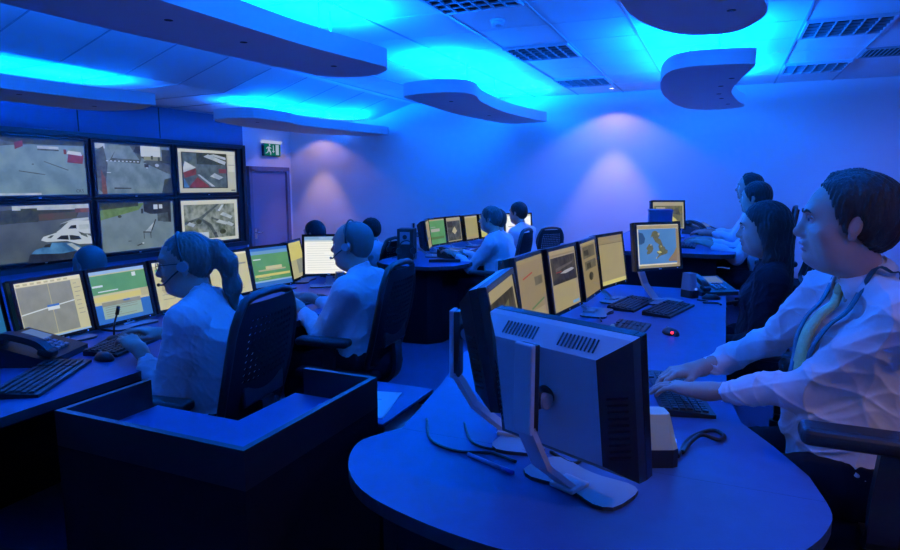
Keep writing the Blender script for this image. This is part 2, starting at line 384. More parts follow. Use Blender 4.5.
# ------------------------------------------------------------------ video wall
def flat_screen(name,parent,w,h,polys,x=0.,xf=None,sub=None,curve=1):
    """lit picture: polygons in 0..1 (left-right, bottom-top) stacked a hair apart; local +X faces the viewer"""
    b=MB()
    for k,(mat,pts) in enumerate(polys):
        z=x+.0002*k
        b.poly([(z,(p[0]-.5)*w,(p[1]-.5)*h) for p in pts],mat)
    o=b.build(name,None,parent,norm=False)
    if xf is not None: o.matrix_local=xf
    return o
def rc(x0,y0,x1,y1): return [(x0,y0),(x1,y0),(x1,y1),(x0,y1)]
def ell(cx,cy,rx,ry,n=12): return [(cx+rx*math.cos(2*PI*k/n),cy+ry*math.sin(2*PI*k/n)) for k in range(n)]
def text(s,size,mat,parent,loc,rot,name='caption'):
    c=bpy.data.curves.new('t','FONT'); c.body=s; c.size=size; c.extrude=.0001
    o=bpy.data.objects.new('t',c); COL.objects.link(o)
    me=bpy.data.meshes.new_from_object(o); bpy.data.objects.remove(o); me.materials.clear(); me.materials.append(mat)
    q=bpy.data.objects.new(name,me); COL.objects.link(q); q.parent=parent; q.location=loc; q.rotation_euler=rot; return q
def wd(y,z,polys,lab):
    t=empty('wall_display',(XW+.03,y,z),0,lab,'video screen','video wall displays')
    b=MB(); b.box((-.005,0,0),(.07,1.13,.665),BLK,bev=.006)
    b.box((.033,0,.318),(.008,1.13,.022),BLKG); b.box((.033,0,-.318),(.008,1.13,.022),BLKG)
    for s in (-1,1): b.box((.033,s*.552,0),(.008,.022,.62),BLKG)
    hg=b.build('housing',None,t)
    flat_screen('screen',t,1.04,.575,polys,.0315)
    MB().box((.0375,-.02,-.318),(.001,.03,.008),SILV).build('badge',None,hg)
    return t
g=em((94,122,132),WS,(118,146,152),5.); dk=em((52,64,66),WS,(84,98,98),14.); hed=em((34,46,38),WS,(64,74,52),14.)
wh=em((186,198,206),WS); whg=em((150,166,176),WS,(190,200,205),8.); redv=em((128,62,66),WS,(100,50,54),14.); blk=em((26,32,38),WS,(50,58,64),12.)
cr=em((178,182,166),WS); cr2=em((200,204,190),WS); gr=em((84,116,58),WS,(110,142,78),12.); blu=em((44,92,140),WS,(84,140,186),8.)
brk=em((92,66,58),WS,(128,84,70),20.)
def cv(l): return [(.19+x*.00266,1-(y-290)/193.) for x,y in l]
Z1,Z2=1.653,.973; YD=(4.33,5.505,6.68)
t=wd(YD[0],Z1,[(g,rc(0,0,1,1)),(dk,[(0,1),(.62,1),(.62,.93),(.2,.86),(0,.80)]),(hed,[(.1,1),(1,1),(1,.92),(.5,.90),(.2,.93)]),(whg,rc(.5,.83,.72,.88)),(dk,rc(.5,.80,.72,.83)),
  (redv,[(.80,.60),(.97,.58),(.99,.74),(.82,.78)]),(wh,[(.80,.76),(.97,.73),(.96,.80),(.82,.82)]),(redv,rc(.77,.75,.80,.84)),(redv,[(.28,.80),(.36,.86),(.36,.96),(.28,.92)]),(dk,rc(.99,.5,1,.7)),
  (dk,[(.3,.42),(.55,.36),(.56,.375),(.3,.435)]),(dk,[(.55,.6),(.8,.45),(.81,.46),(.56,.61)]),(dk,ell(.44,.55,.012,.012)),(whg,rc(0,0,.5,.04))],
  'video wall screen showing an empty yard and a red vehicle, upper left')
sc_=[c for c in t.children if c.name.startswith('screen')][0]
text('CKS',.05,blk,sc_,(.0350,.385,-.265),(PI/2,0,PI/2))
rdl=em((88,112,120),WS,(118,140,146),8.)
wd(YD[1],Z1,[(rdl,rc(0,0,1,1)),(whg,rc(0,.9,.12,1)),(dk,[(.08,.0),(0,.1),(0,.85),(.1,.95),(.14,.6)]),(brk,[(.05,0),(.11,0),(.10,.3),(.05,.5)]),(dk,[(.16,.66),(.3,1),(.66,1),(.56,.62)]),(rdl,[(.2,.72),(.28,.98),(.44,.98),(.56,.70)]),
  (blk,[(.48,.86),(.52,.98),(.58,.98),(.60,.74),(1,.52),(1,.66),(.62,.80)]),(dk,[(.6,.66),(1,.40),(1,.62),(.7,.74)]),(wh,[(.58,.78),(.86,.72),(.86,1),(.58,1)]),(em((134,140,110),WS),rc(.62,.70,.9,.78)),(hed,rc(.72,.72,.75,.80)),(hed,rc(.82,.70,.85,.78)),
  (hed,rc(.88,.66,1,.94)),(wh,ell(.655,.555,.014,.03)),(whg,ell(.80,.60,.03,.035)),(blk,rc(.62,.55,.68,.62)),(hed,[(.85,0),(.90,.3),(1,.34),(1,0)]),(blk,[(.2,.1),(.42,.10),(.42,.12),(.2,.13)]),(wh,rc(.12,.42,.17,.435))]+
  [(wh,rc(.12+.05*k,.65,.145+.05*k,.67)) for k in range(9)],
  'video wall screen showing a road with a dotted white line, upper middle')
wd(YD[2],Z1,[(cr,rc(0,0,1,1)),(cr2,rc(0,.91,1,1)),(blk,rc(.05,.10,.84,.93)),(em((60,78,82),WS,(92,110,112),12.),rc(.07,.12,.82,.91)),(hed,rc(.3,.66,.82,.91)),(whg,[(.42,.84),(.8,.66),(.82,.74),(.5,.90)]),(whg,[(.52,.88),(.82,.78),(.82,.84),(.6,.91)]),
  (redv,[(.07,.46),(.28,.56),(.28,.42),(.09,.34)]),(whg,[(.07,.56),(.10,.72),(.28,.58),(.07,.46)]),(redv,[(.14,.12),(.30,.36),(.50,.14),(.5,.12)]),(blu,[(.07,.12),(.07,.34),(.16,.12)]),(whg,[(.30,.42),(.34,.42),(.60,.14),(.54,.14)]),(redv,rc(.68,.46,.82,.56)),
  (whg,[(.52,.38),(.68,.30),(.76,.36),(.60,.46)]),(cr2,rc(.86,.5,.98,.9)),(dk,rc(.86,.66,.98,.67)),(dk,rc(.9,.03,.98,.06))],
  'video wall screen with a camera picture inside a cream window, upper right')
lot=em((66,78,84),WS,(84,96,100),4.)
wd(YD[0],Z2,[(lot,rc(0,0,1,1)),(hed,[(0,.68),(.85,.74),(.9,.92),(.2,.94),(0,.90)]),(whg,[(.2,.92),(1,.9),(1,1),(.2,1)]),(hed,rc(.28,.7,.44,.95)),(em((92,70,52),WS,(70,80,50),9.),[(.45,.72),(.85,.74),(.85,.86),(.45,.84)]),(brk,rc(.84,.84,1,.92)),
  (dk,cv([(168,372),(190,356),(235,344),(300,338),(302,372)])),(whg,cv([(176,360),(236,343),(300,340),(300,350),(220,352)])),
  (wh,cv([(160,388),(178,378),(212,354),(232,350),(301,352),(303,402),(200,392)])),(blk,cv([(206,381),(222,367),(244,366),(244,382)])),(whg,cv([(255,366),(298,366),(300,384),(255,384)])),
  (wh,cv([(98,413),(108,401),(150,392),(168,388),(188,378),(240,379),(262,392),(304,412),(307,440),(250,438),(200,422),(120,420)])),(blk,cv([(158,413),(178,401),(222,402),(252,408),(262,420),(230,421)])),(dk,cv([(250,390),(284,402),(290,416),(262,404)])),(whg,cv([(206,402),(212,402),(214,420),(208,420)])),
  (dk,cv([(122,406),(138,398),(150,398),(136,408)])),
  (blk,cv([(40,492),(50,462),(66,452),(262,452),(276,462),(276,492)])),(blu,cv([(56,458),(74,444),(104,438),(112,430),(140,424),(216,430),(250,444),(266,458),(180,466)])),(whg,cv([(196,432),(220,432),(258,456),(238,462)])),(blk,cv([(104,438),(112,430),(138,425),(130,440)]))],
  'video wall screen showing white parked cars, lower left')
pav=em((102,122,130),WS,(116,136,142),6.)
wd(YD[1],Z2,[(pav,rc(0,0,1,1)),(gr,[(0,.66),(.5,.84),(.58,.98),(0,1)]),(hed,[(0,.86),(.3,.90),(.5,.92),(.5,1),(0,1)]),(gr,[(.05,.84),(.45,.92),(.5,.88),(.1,.78)]),(blk,[(.57,.98),(.57,.80),(.66,.74),(.8,.74),(.84,.56),(.96,.54),(.97,1),(.57,1)]),(wh,rc(.71,.84,.77,.94)),(wh,rc(.79,.85,.84,.94)),
  (dk,[(.76,.58),(.92,.56),(.92,.76),(.76,.74)]),(hed,ell(.24,.72,.025,.03)),(blk,rc(.53,.76,.56,.86)),(whg,[(.56,.36),(.65,.36),(.72,.56),(.70,.56)]),(blk,[(.65,.37),(.67,.38),(.74,.62),(.72,.62)]),(blk,[(.54,.38),(.66,.36),(.66,.34),(.54,.35)]),(blk,rc(.545,.22,.555,.36)),(blk,rc(.64,.22,.65,.36)),
  (blk,[(.44,.10),(.52,.13),(.53,.11),(.45,.08)]),(wh,ell(.53,.13,.015,.018)),(blk,rc(.33,.19,.37,.205))],
  'video wall screen showing a green lawn and a park bench, lower middle')
aer=em((78,92,80),WS,(150,160,150),11.,5.)
wd(YD[2],Z2,[(cr2,rc(0,0,1,1)),(aer,rc(.04,.08,.94,.90)),(dk,[(.04,.50),(.3,.60),(.5,.42),(.62,.08),(.56,.08),(.46,.36),(.3,.54),(.04,.44)]),(dk,[(.3,.60),(.62,.90),(.66,.90),(.34,.56)]),(dk,[(.5,.6),(.94,.36),(.94,.32),(.5,.55)]),
  (whg,[(.58,.46),(.64,.52),(.8,.44),(.76,.38)]),(whg,[(.66,.64),(.72,.7),(.9,.58),(.86,.52)]),(whg,[(.76,.40),(.82,.46),(.92,.38),(.88,.33)]),(whg,[(.08,.44),(.12,.5),(.22,.44),(.18,.38)]),(hed,ell(.28,.50,.05,.06)),(hed,ell(.70,.22,.06,.06)),(blk,ell(.56,.19,.03,.03)),
  (wh,[(.62,.74),(.70,.88),(.74,.88),(.66,.72)]),(wh,rc(.16,.06,.44,.24)),(redv,rc(.20,.20,.3,.21))],
  'video wall screen with a grey aerial map, lower right')
# ------------------------------------------------------------------ desks
def desk(name,lab,cat,outline,z,top_t=.034,base=None,panels=(),n=4,z0=0.):
    t=empty(name,(0,0,z0),0,lab,cat)
    pts=[(p.x,p.y) for p in smooth_path([(a,c,0) for a,c in outline],n,True)] if n>1 else (outline if n==1 else [(p.x,p.y) for p in smooth_path([(a,c,0) for a,c in outline],-n,False)])
    b=MB(); b.prism(pts,z-top_t-z0,z-z0,DESK,side=DESKEDGE); b.build('worktop',None,t)
    if base: 
        q=[(p.x,p.y) for p in smooth_path([(a,c,0) for a,c in base],n,True)] if n>1 else base
        MB().prism(q,0,z-top_t-z0,PANEL).build('base_panel',None,t)
    for nm,c,d in panels: MB().box((c[0],c[1],c[2]-z0),d,PANEL,bev=.003).build(nm,None,t)
    return t
T=.74
desk('operator_desk','long dark blue operator desk along the left with a row of lit monitors','desk',
 [(-3.10,-.3),(-2.09,-.3),(-2.08,1.1),(-2.10,1.8),(-2.1,2.8),(-2.12,3.9),(-2.22,4.3),(-2.5,4.66),(-3.10,4.72)],T,n=1,
 panels=[('modesty_panel',(-2.98,2.2,.353),(.03,4.7,.706)),('end_panel',(-2.66,-.1,.353),(.62,.03,.706)),('end_panel',(-2.70,1.12,.353),(.5,.03,.706)),('end_panel',(-2.66,4.4,.353),(.56,.03,.706))])
desk('end_table','rounded blue desk end in the foreground carrying the pen and the turned away monitor','desk',
 [(.262,1.6155),(.262,1.53),(.21,1.40),(.11,1.27),(0,1.19),(-.2,1.135),(-.4,1.13),(-.6,1.165),(-.77,1.23),(-.88,1.34),(-.93,1.47),(-.90,1.56),(-.865,1.6155)],T,
 n=-4,base=[(.16,1.60),(.14,1.5),(.06,1.36),(-.05,1.28),(-.22,1.23),(-.4,1.225),(-.58,1.255),(-.72,1.31),(-.81,1.40),(-.84,1.5),(-.80,1.60)])
desk('operator_desk','long blue operator desk on the right where the nearest man is typing','desk',
 [(-.865,1.6162),(.262,1.6162),(.24,1.75),(.17,1.92),(.09,2.08),(.05,2.35),(.045,3.),(.05,4.0),(.05,4.72),(-1.02,4.72),(-1.02,2.5),(-.93,2.05)],T,n=1,
 panels=[('modesty_panel',(-.90,3.25,.353),(.03,2.9,.706)),('end_panel',(-.45,1.66,.353),(.7,.03,.706)),('end_panel',(-.5,4.6,.353),(.7,.03,.706))])
desk('operator_desk','dark pod desk in the middle distance with the curved bank of small screens','desk',
 [(-3.08,5.4),(-3.02,5.18),(-2.88,5.06),(-2.67,5.0),(-2.40,5.04),(-2.22,5.18),(-2.16,5.4),(-2.2,5.8),(-2.22,7.75),(-3.08,7.75)],T,n=1,
 base=[(-3.02,5.5),(-2.97,5.26),(-2.83,5.13),(-2.67,5.09),(-2.46,5.12),(-2.36,5.24),(-2.34,5.6),(-2.34,7.7),(-3.02,7.7)])
desk('operator_desk','raised desk at the back right where two men lean on their forearms','desk',
 [(-1.0,5.35),(-.9,5.22),(.0,5.22),(.10,5.3),(.12,5.6),(.12,8.0),(-1.0,8.0)],.94,n=1,z0=.2,
 panels=[('modesty_panel',(-.92,6.65,.553),(.03,2.6,.706)),('end_panel',(-.45,5.3,.553),(.85,.03,.706)),('end_panel',(-.45,7.9,.553),(.85,.03,.706))])
desk('operator_desk','lower front row desk below the video wall, mostly hidden by monitors','desk',
 [(-4.75,.9),(-4.0,.9),(-4.0,6.9),(-4.75,6.9)],.49,n=1,z0=ZL,
 panels=[('modesty_panel',(-4.68,3.9,.103),(.03,5.9,.706)),('end_panel',(-4.4,1.0,.103),(.5,.03,.706)),('end_panel',(-4.4,6.8,.103),(.5,.03,.706))])
# L shaped counter cabinet in the foreground
t=empty('corner_cabinet',(0,0,0),0,'black L shaped cabinet with a rimmed tray top in the left foreground','cabinet')
A_=[(-1.80,1.17),(-1.08,1.17),(-1.08,1.84),(-1.42,1.84),(-1.42,1.52),(-1.80,1.52)]
MB().prism(A_,.0,.70,PANEL).build('body',None,t)
MB().prism([(-1.78,1.19),(-1.10,1.19),(-1.10,1.82),(-1.42,1.82),(-1.42,1.52),(-1.78,1.52)],.701,.712,DESK,side=DESKEDGE).build('tray',None,t)
b=MB(); RM=pm('black_rim',(.013,.014,.018),.4)
b.box((-1.44,1.18,.755),(.72,.02,.11),RM); b.box((-1.09,1.515,.755),(.02,.65,.11),RM); b.box((-1.79,1.345,.755),(.02,.31,.11),RM); b.box((-1.24,1.83,.755),(.28,.02,.11),RM)
b.build('rim',None,t)
MB().cyl((-1.17,1.76,.712),(-1.17,1.76,.722),.012,mat=SILV,n=12).build('bolt',None,t)
# pedestal with paper tray behind it
t=empty('pedestal',(-1.27,2.1,0),0,'low dark pedestal behind the L shaped cabinet','cabinet')
b=MB(); b.box((0,0,.245),(.38,.44,.49),PANEL,bev=.004); b.build('carcass',None,t)
for k,z in enumerate((.09,.25,.41)): MB().box((.194,0,z),(.012,.40,.145),BLK,bev=.003).build('drawer',None,t)
t=empty('paper_tray',(-1.27,2.1,.49),0,'open sided dark letter tray with a sheet on top, behind the L shaped cabinet','tray')
b=MB(); b.box((0,0,.006),(.37,.43,.012),DESK,bev=.002); b.box((0,0,.122),(.37,.43,.014),DESK,bev=.002); b.box((-.18,0,.064),(.01,.43,.104),DGREY)
b.box((0,.21,.064),(.37,.01,.104),DGREY); b.box((0,-.21,.064),(.37,.01,.104),DGREY); b.build('tray_shell',None,t)
for k in range(4): 
    tag(MB().box((-1.25+.01*k,2.1,.5021+.007+.0145*k),(.29,.36,.013),[PAPER,GREYP,DGREY,PAPER][k]).build('folder'),'%s in the open letter tray, %s'%(['white folder','grey folder','dark folder','white folder'][k],['bottom of the pile','second from the bottom','third from the bottom','top of the pile'][k]),'folder','folders in the letter tray')
b=MB(); b.box((0,0,.0012),(.20,.29,.002),PAPER); b.build('sheet_tmp',None) if False else None
s=tag(b.build('paper_sheet'),'white printed sheet lying on the letter tray behind the L shaped cabinet','paper'); s.location=(-1.245,2.05,.619); s.rotation_euler=(0,0,.25)
b=MB()
for k in range(7): b.box((-.03,-.10+.03*k,.0025),(.08+.03*(k%3),.005,.0006),GREYP)
b.build('print',None,s)
# ------------------------------------------------------------------ monitors
def monitor_proto(w,h,zc,tilt,low=False,dz=0.):
    root=empty('monitor')
    M=Matrix.Translation((0,0,zc))@Euler((0,-tilt,0)).to_matrix().to_4x4()
    W,H=w+.036,h+.036
    b=MB()
    for s in (-1,1): b.box((-.004,s*(W/2-.009),-.004*0),(.026,.018,H),BLKG,bev=.002)
    b.box((-.004,0,H/2-.009),(.026,W-.036,.018),BLKG); b.box((-.004,0,-H/2+.009),(.026,W-.036,.018),BLKG)
    b.box((-.012,0,0),(.012,W-.03,H-.03),BLKG)
    b.xf(M); hs=b.build('bezel',None,root)
    MB().box((.0100,.0,-h/2-.009),(.001,.02,.005),SILV).xf(M).build('badge',None,hs)
    MB().box((.0100,w*.42,-h/2-.009),(.0015,.004,.004),BLUEL).xf(M).build('power_light',None,hs)
    b=MB()
    f=[(-.017,s*W/2*.995,u*H/2*.995) for s,u in ((-1,-1),(1,-1),(1,1),(-1,1))]
    m_=[(-.040,p[1]*.985,p[2]*.985) for p in f]; k_=[(-.088,p[1]*.70,p[2]*.74+.004) for p in f]
    L=[[b.bm.verts.new(p) for p in q] for q in (f,m_,k_)]
    for a,c in zip(L,L[1:]):
        for k in range(4):
            fc=b.bm.faces.new((a[k],a[(k+1)%4],c[(k+1)%4],c[k])); fc.material_index=b.mi(SILV if k in (2,) else BLK)
    fc=b.bm.faces.new(L[2]); fc.material_index=b.mi(SILV)
    fc=b.bm.faces.new(L[0][::-1]); fc.material_index=b.mi(BLK)
    # vent slots over the sloping top of the back
    for k in range(26):
        y=-w*.34+w*.68*k/25; q=.5
        if abs(y)<.03: continue
        z=H/2*.985*(1-q)+(H/2*.74+.004)*q; x=-.040*(1-q)-.088*q
        b.box((x-.0004,y,z+.0004),(.034,.0035,.002),BLACKHOLE,rot=(0,-math.atan2(H/2*.245-.004,.048),0))
        for sd in (-1,1):
            if k<14: b.box((-.064,sd*W/2*.8425,-H*.30+H*.6*k/13),(.045,.003,.004),BLKG,rot=(0,0,sd*math.atan2(W/2*.285,.048)))
    for e in b.bm.edges: pass
    b.xf(M); b.build('back_cover',None,root)
    # stand: slab column behind, leg sloping forward to a winged foot
    zt=zc+h*.44+dz; zb=zc-h*.24+dz
    if low: zt=zc+.02; zb=.06
    b=MB(); b.box((-.165,0,(zt+zb)/2),(.014,.052,zt-zb),SILV,bev=.004); b.box((-.150,0,(zt+zb)/2),(.018,.048,zt-zb-.006),BLK,bev=.003)
    b.tube([(-.160,0,zb+.012),(-.10,0,zb*.5),(.0,0,.014)],.1,SILV,flat=(.048,.014))
    b.build('stand_column',None,root)
    b=MB(); b.cyl((-.145,0,zc-.005),(-.076,0,zc-.002),.024,mat=BLK); b.cyl((-.118,-.03,zc-.004),(-.118,.03,zc-.004),.018,mat=GREYP); b.build('hinge',None,root)
    b=MB(); o=[(-.035,-.04),(-.05,-.10),(-.03,-.145),(.03,-.15),(.085,-.14),(.10,-.10),(.085,-.03),(.085,.03),(.10,.10),(.085,.14),(.03,.15),(-.03,.145),(-.05,.10),(-.035,.04)]
    o=[(a+.025,c*.92) for a,c in o]; o=[(p.x,p.y) for p in smooth_path([(a,c,0) for a,c in o],2,True)]
    b.prism(o,.0,.010,GREYP,side=DGREY); b.box((.01,0,.013),(.07,.07,.012),SILV,bev=.004); b.build('foot',None,root)
    return root,M
P19=monitor_proto(.376,.301,.265,R(9)); P19H=monitor_proto(.376,.301,.31,R(11),False,-.07); P17=monitor_proto(.338,.27,.165,R(11),True); P17H=monitor_proto(.338,.27,.225,R(8)); P17T=monitor_proto(.338,.27,.352,R(8),False,-.10)
PUSE={}
def monitor(kind,x,y,yaw,polys,lab,group,z=T):
    P,M={'19':P19,'19h':P19H,'17':P17,'17h':P17H,'17t':P17T}[kind]
    w,h=(.376,.301) if kind[:2]=='19' else (.338,.27)
    if kind in PUSE: r=dup(P,skip=('screen',))
    else: r=P; PUSE[kind]=1
    r.location=(x,y,z); r.rotation_euler=(0,0,yaw); tag(r,lab,'monitor',group)
    flat_screen('screen',r,w,h,polys,.0035,M)
    return r
S=SS
bg=em((202,198,152),S); bg2=em((184,180,138),S); gy=em((146,150,136),S,(136,140,128),20.); wt=em((215,225,225),S); wt2=em((250,250,240),S*1.1)
grn=em((86,150,96),S,(98,160,104),9.); grn2=em((110,176,120),S); bl=em((52,112,196),S); bl2=em((110,160,205),S); yl=em((214,204,120),S); tn=em((184,168,132),S); dkg=em((70,78,76),S,(104,110,100),22.)
tl=em((150,180,170),S); olv=em((150,150,96),S,(110,122,84),30.); sea=em((74,128,190),S,(84,136,196),6.); rd=em((170,50,40),S); frame=em((226,222,186),S); ltb=em((150,186,220),S); blk2=em((60,66,66),S,(92,96,92),30.)
GL='monitors along the left desk'
def lines(mat,x0,x1,y0,y1,n,seed,t=.012):
    rr=random.Random(seed); out=[]
    for k in range(n):
        y=y1-(y1-y0)*k/max(1,n-1); out.append((mat,rc(x0,y,x0+(x1-x0)*rr.uniform(.4,1),y+t)))
    return out
monitor('17',-2.895,1.535,R(7),[(bl2,rc(0,0,1,1)),(em((40,110,160),S),rc(.0,.0,1,.82)),(yl,rc(.1,.05,.62,.55)),(bg,rc(.55,.05,.72,.45))],'leftmost monitor of the left desk, cut by the picture edge, blue screen',GL)
monitor('17',-2.87,1.909,R(5),[(bg,rc(0,0,1,1)),(frame,rc(0,.93,1,1)),(gy,rc(.02,.05,.83,.92)),(wt,[(.02,.45),(.40,.50),(.40,.52),(.02,.47)]),(wt,[(.56,.52),(.83,.55),(.83,.57),(.56,.54)]),(bg2,rc(.47,.05,.482,.50)),(bg2,rc(.47,.55,.482,.92)),
  (wt,rc(.40,.46,.58,.52)),(bl,rc(.40,.52,.58,.555)),(ltb,rc(0,.0,1,.03))]+lines(gy,.86,.97,.3,.85,8,1)+[(bg2,rc(.02+.1*k,.945,.08+.1*k,.975)) for k in range(8)],
  'monitor with a grey four pane camera window and a cream border, left desk',GL)
monitor('17',-2.885,2.285,R(2),[(bg,rc(0,0,1,1)),(grn,rc(0,.56,1,.92)),(ltb,rc(0,.94,1,1)),(yl,rc(0,.42,1,.52)),(wt,rc(.02,.70,.20,.735)),(wt,rc(.75,.82,.82,.90)),(wt,rc(.10,.60,.45,.62)),(bl,rc(0,0,1,.36)),(tl,rc(.12,.08,.82,.40)),(gy,rc(.12,.32,.82,.40)),(bl,rc(.50,.37,.62,.40)),(bg2,rc(.85,.40,1,.56))]+lines(gy,.16,.76,.12,.29,5,2),
  'monitor with green upper half and blue lower band, left of the ponytailed woman',GL)
monitor('17',-2.90,2.69,R(-3),[(bg,rc(0,0,1,1)),(frame,rc(0,.92,1,1)),(em((178,170,132),S),ell(.25,.45,.14,.18)),(em((190,180,136),S),ell(.6,.6,.2,.2)),(grn2,rc(.04,.80,.30,.86))]+lines(gy,.1,.7,.2,.8,7,3),
  'cream monitor half hidden behind the face of the ponytailed woman',GL)
monitor('17',-2.895,3.09,R(-2),[(bg,rc(0,0,1,1)),(gy,ell(.62,.72,.16,.16)),(bg2,ell(.62,.72,.06,.07)),(gy,ell(.52,.34,.12,.15)),(gy,rc(.74,.70,.95,.74)),(grn2,rc(.02,.8,.3,.95)),(frame,rc(0,.95,1,1))]+lines(gy,.55,.95,.12,.2,3,4),
  'cream monitor with grey blobs just right of the ponytail',GL)
monitor('17',-2.902,3.505,R(-8),[(grn,rc(0,0,1,1)),(bl2,rc(0,.84,1,1)),(bl,rc(0,.93,1,1)),(yl,rc(.03,.26,.98,.32)),(bg,rc(.34,.44,.78,.52)),(bg2,rc(.14,.40,.88,.44)),(wt,rc(.04,.70,.24,.73)),(bl,rc(0,0,1,.12)),(ltb,rc(0,.12,1,.16))]+lines(bg2,.1,.5,.2,.24,2,5),
  'green and blue monitor left of the narrow yellow one',GL)
monitor('17',-2.99,3.90,R(19),[(bg2,rc(0,0,1,1)),(yl,rc(0,.5,1,1)),(gy,rc(.5,.1,.9,.5))],'narrow looking yellow monitor left of the bright white screen',GL)
monitor('17',-2.93,4.27,R(12),[(dkg,rc(0,0,1,1)),(yl,rc(0,.86,1,1)),(bg2,rc(.1,.2,.4,.7))],'dark picture monitor seen in the gap left of the bright white screen',GL)
monitor('17h',-2.635,3.82,R(-57),[(wt2,rc(0,0,1,1)),(ltb,rc(0,.90,1,1)),(bl2,rc(.02,.95,.3,.98)),(wt,rc(0,.86,1,.90))]+lines(em((222,224,216),S),.05,.95,.1,.8,12,6),
  'bright white document monitor in front of the shaven headed man',GL)
GN='monitors along the right desk'
S=SS*.62
bg=em((206,190,140),S); bg2=em((190,175,128),S); gy=em((120,112,92),S,(138,130,104),20.); tn=em((186,166,122),S); dkg=em((58,56,48),S,(100,94,74),22.); olv=em((140,136,84),S*1.2,(104,112,78),40.); grn2=em((110,150,90),S); blk2=em((46,46,42),S,(78,74,62),30.); wt=em((215,215,200),S)
monitor('19h',-.555,1.70,R(8),[(bg,rc(0,0,1,1)),(dkg,rc(.04,.1,.94,.88)),(olv,[(.2,.2),(.5,.35),(.7,.8),(.4,.75)]),(grn2,rc(.6,.3,.8,.4)),(gy,rc(.30,.5,.5,.6))],
  'monitor with a dark map seen edge on behind the turned away monitor',GN)
monitor('19',-.77,2.70,R(-1.6),[(tn,rc(0,0,1,1)),(bg2,rc(0,.93,1,1)),(rd,[(.18,.70),(.55,.755),(.55,.775),(.18,.72)]),(grn2,[(.38,.22),(.9,.30),(.9,.33),(.38,.25)]),(bg,rc(.04,.02,.9,.2)),(gy,rc(.6,.55,.9,.68))],
  'tan monitor with one short red line on it, right desk',GN)
monitor('19',-.723,3.119,R(-7),[(bg,rc(0,0,1,1)),(dkg,rc(.06,.44,.97,.88)),(blk2,[(.06,.5),(.5,.62),(.97,.60),(.97,.44),(.06,.44)]),(wt,[(.35,.60),(.55,.58),(.8,.60),(.9,.62),(.8,.65),(.5,.63)]),(gy,[(.2,.64),(.8,.72),(.9,.76),(.2,.70)]),(rd,rc(.2,.625,.4,.635)),(tn,rc(0,.9,1,.93)),(bl2,rc(.7,.03,.95,.08))],
  'monitor with a dark camera picture above a blank cream area, right desk',GN)
monitor('19',-.685,3.582,R(-1.8),[(tn,rc(0,0,1,1)),(gy,rc(.15,.70,.9,.92)),(gy,rc(.2,.48,.9,.64)),(dkg,ell(.5,.34,.14,.08)),(bg,rc(0,.95,1,1)),(dkg,rc(.2,.75,.5,.85)),(dkg,rc(.3,.50,.55,.60))],
  'narrow looking monitor with grey blocks of text, fourth along the right desk',GN)
monitor('19',-.635,4.04,R(-14),[(bg,rc(0,0,1,1)),(tn,rc(0,.84,1,1)),(bg2,rc(0,.88,1,.93)),(gy,rc(0,.835,1,.845)),(yl,rc(0,.0,1,.08))],
  'plain cream monitor next to the weather map monitor',GN)
def uv(l): return [((x-97)/318.,1-(y-85)/345.) for x,y in l]
GBI=[(215,140),(232,132),(245,136),(258,150),(270,160),(266,178),(255,192),(272,203),(285,238),(290,258),(304,268),(308,284),(326,296),(322,318),(306,326),(290,330),(268,336),(250,350),(238,362),(236,352),(258,326),(244,318),(240,304),(256,298),(262,284),(254,262),(262,246),(244,232),(232,222),(220,196),(212,178),(206,160)]
IRE=[(184,238),(200,240),(212,252),(216,276),(206,300),(188,316),(168,322),(164,304),(172,290),(162,272),(172,256)]
EUR=[(328,372),(350,344),(372,318),(395,272),(395,385),(332,385)]
monitor('17t',-.365,4.13,R(-42),[(frame,rc(0,0,1,1)),(sea,uv([(108,118),(395,118),(395,398),(108,398)])),(em((60,104,164),S),uv([(108,140),(140,150),(158,190),(150,226),(126,240),(108,236)])),(em((140,138,96),S,(112,116,84),60.),uv(GBI)),(em((140,138,96),S,(112,116,84),60.),uv(IRE)),(em((176,150,110),S),uv(EUR)),(olv,uv([(212,160),(208,180),(198,192),(202,170)])),
  (wt,uv([(252,156),(266,152),(268,166),(256,172)])),(wt,uv([(190,244),(202,238),(204,250),(194,252)])),(yl,uv([(240,300),(262,296),(280,310),(258,316)])),(wt,uv([(228,356),(238,342),(242,346),(236,360)])),(yl,uv([(270,250),(280,262),(272,270)])),(bg,rc(0,.91,1,.985)),(bg2,rc(0,0,1,.06)),(tn,rc(.93,.06,1,.9))],
  'weather map monitor with the British Isles on blue sea',GN)
SBR=em((225,228,214),S*1.2)
monitor('19',-.312,1.43,R(66),[(SBR,rc(0,0,1,1)),(bg,rc(.05,.1,.6,.9)),(tl,rc(.65,.2,.95,.85))]+lines(gy,.1,.55,.2,.8,9,8),'big monitor in the foreground seen from behind with a silver back and vents',GN)
S=SS*.8
bg=em((206,198,156),S); bg2=em((190,182,142),S); tn=em((184,168,132),S); dkg=em((60,66,62),S,(100,104,92),22.); gy=em((140,140,128),S)
GF='small screens on the middle distance pod desk'
monitor('17h',-2.78,5.82,R(20),[(bg2,rc(0,0,1,1)),(tn,rc(.1,.1,.9,.9)),(gy,rc(.2,.3,.7,.4))],'leftmost thin sliver of a screen on the pod desk in the middle distance',GF)
monitor('17h',-2.855,6.206,R(-5),[(grn,rc(0,0,1,1)),(bg2,rc(0,.94,1,1)),(wt,rc(.1,.5,.65,.62)),(grn2,rc(.05,.2,.9,.3)),(wt,rc(.1,.68,.4,.70))],'green screen on the pod desk in the middle distance',GF)
monitor('17h',-2.826,6.600,R(-5),[(bg2,rc(0,0,1,1)),(dkg,rc(.04,.04,.96,.86)),(bg,[(.34,.42),(.54,.62),(.70,.42),(.52,.28)]),(blk2,rc(.06,.6,.4,.84))],'screen with a dark map and a pale diamond on the pod desk',GF)
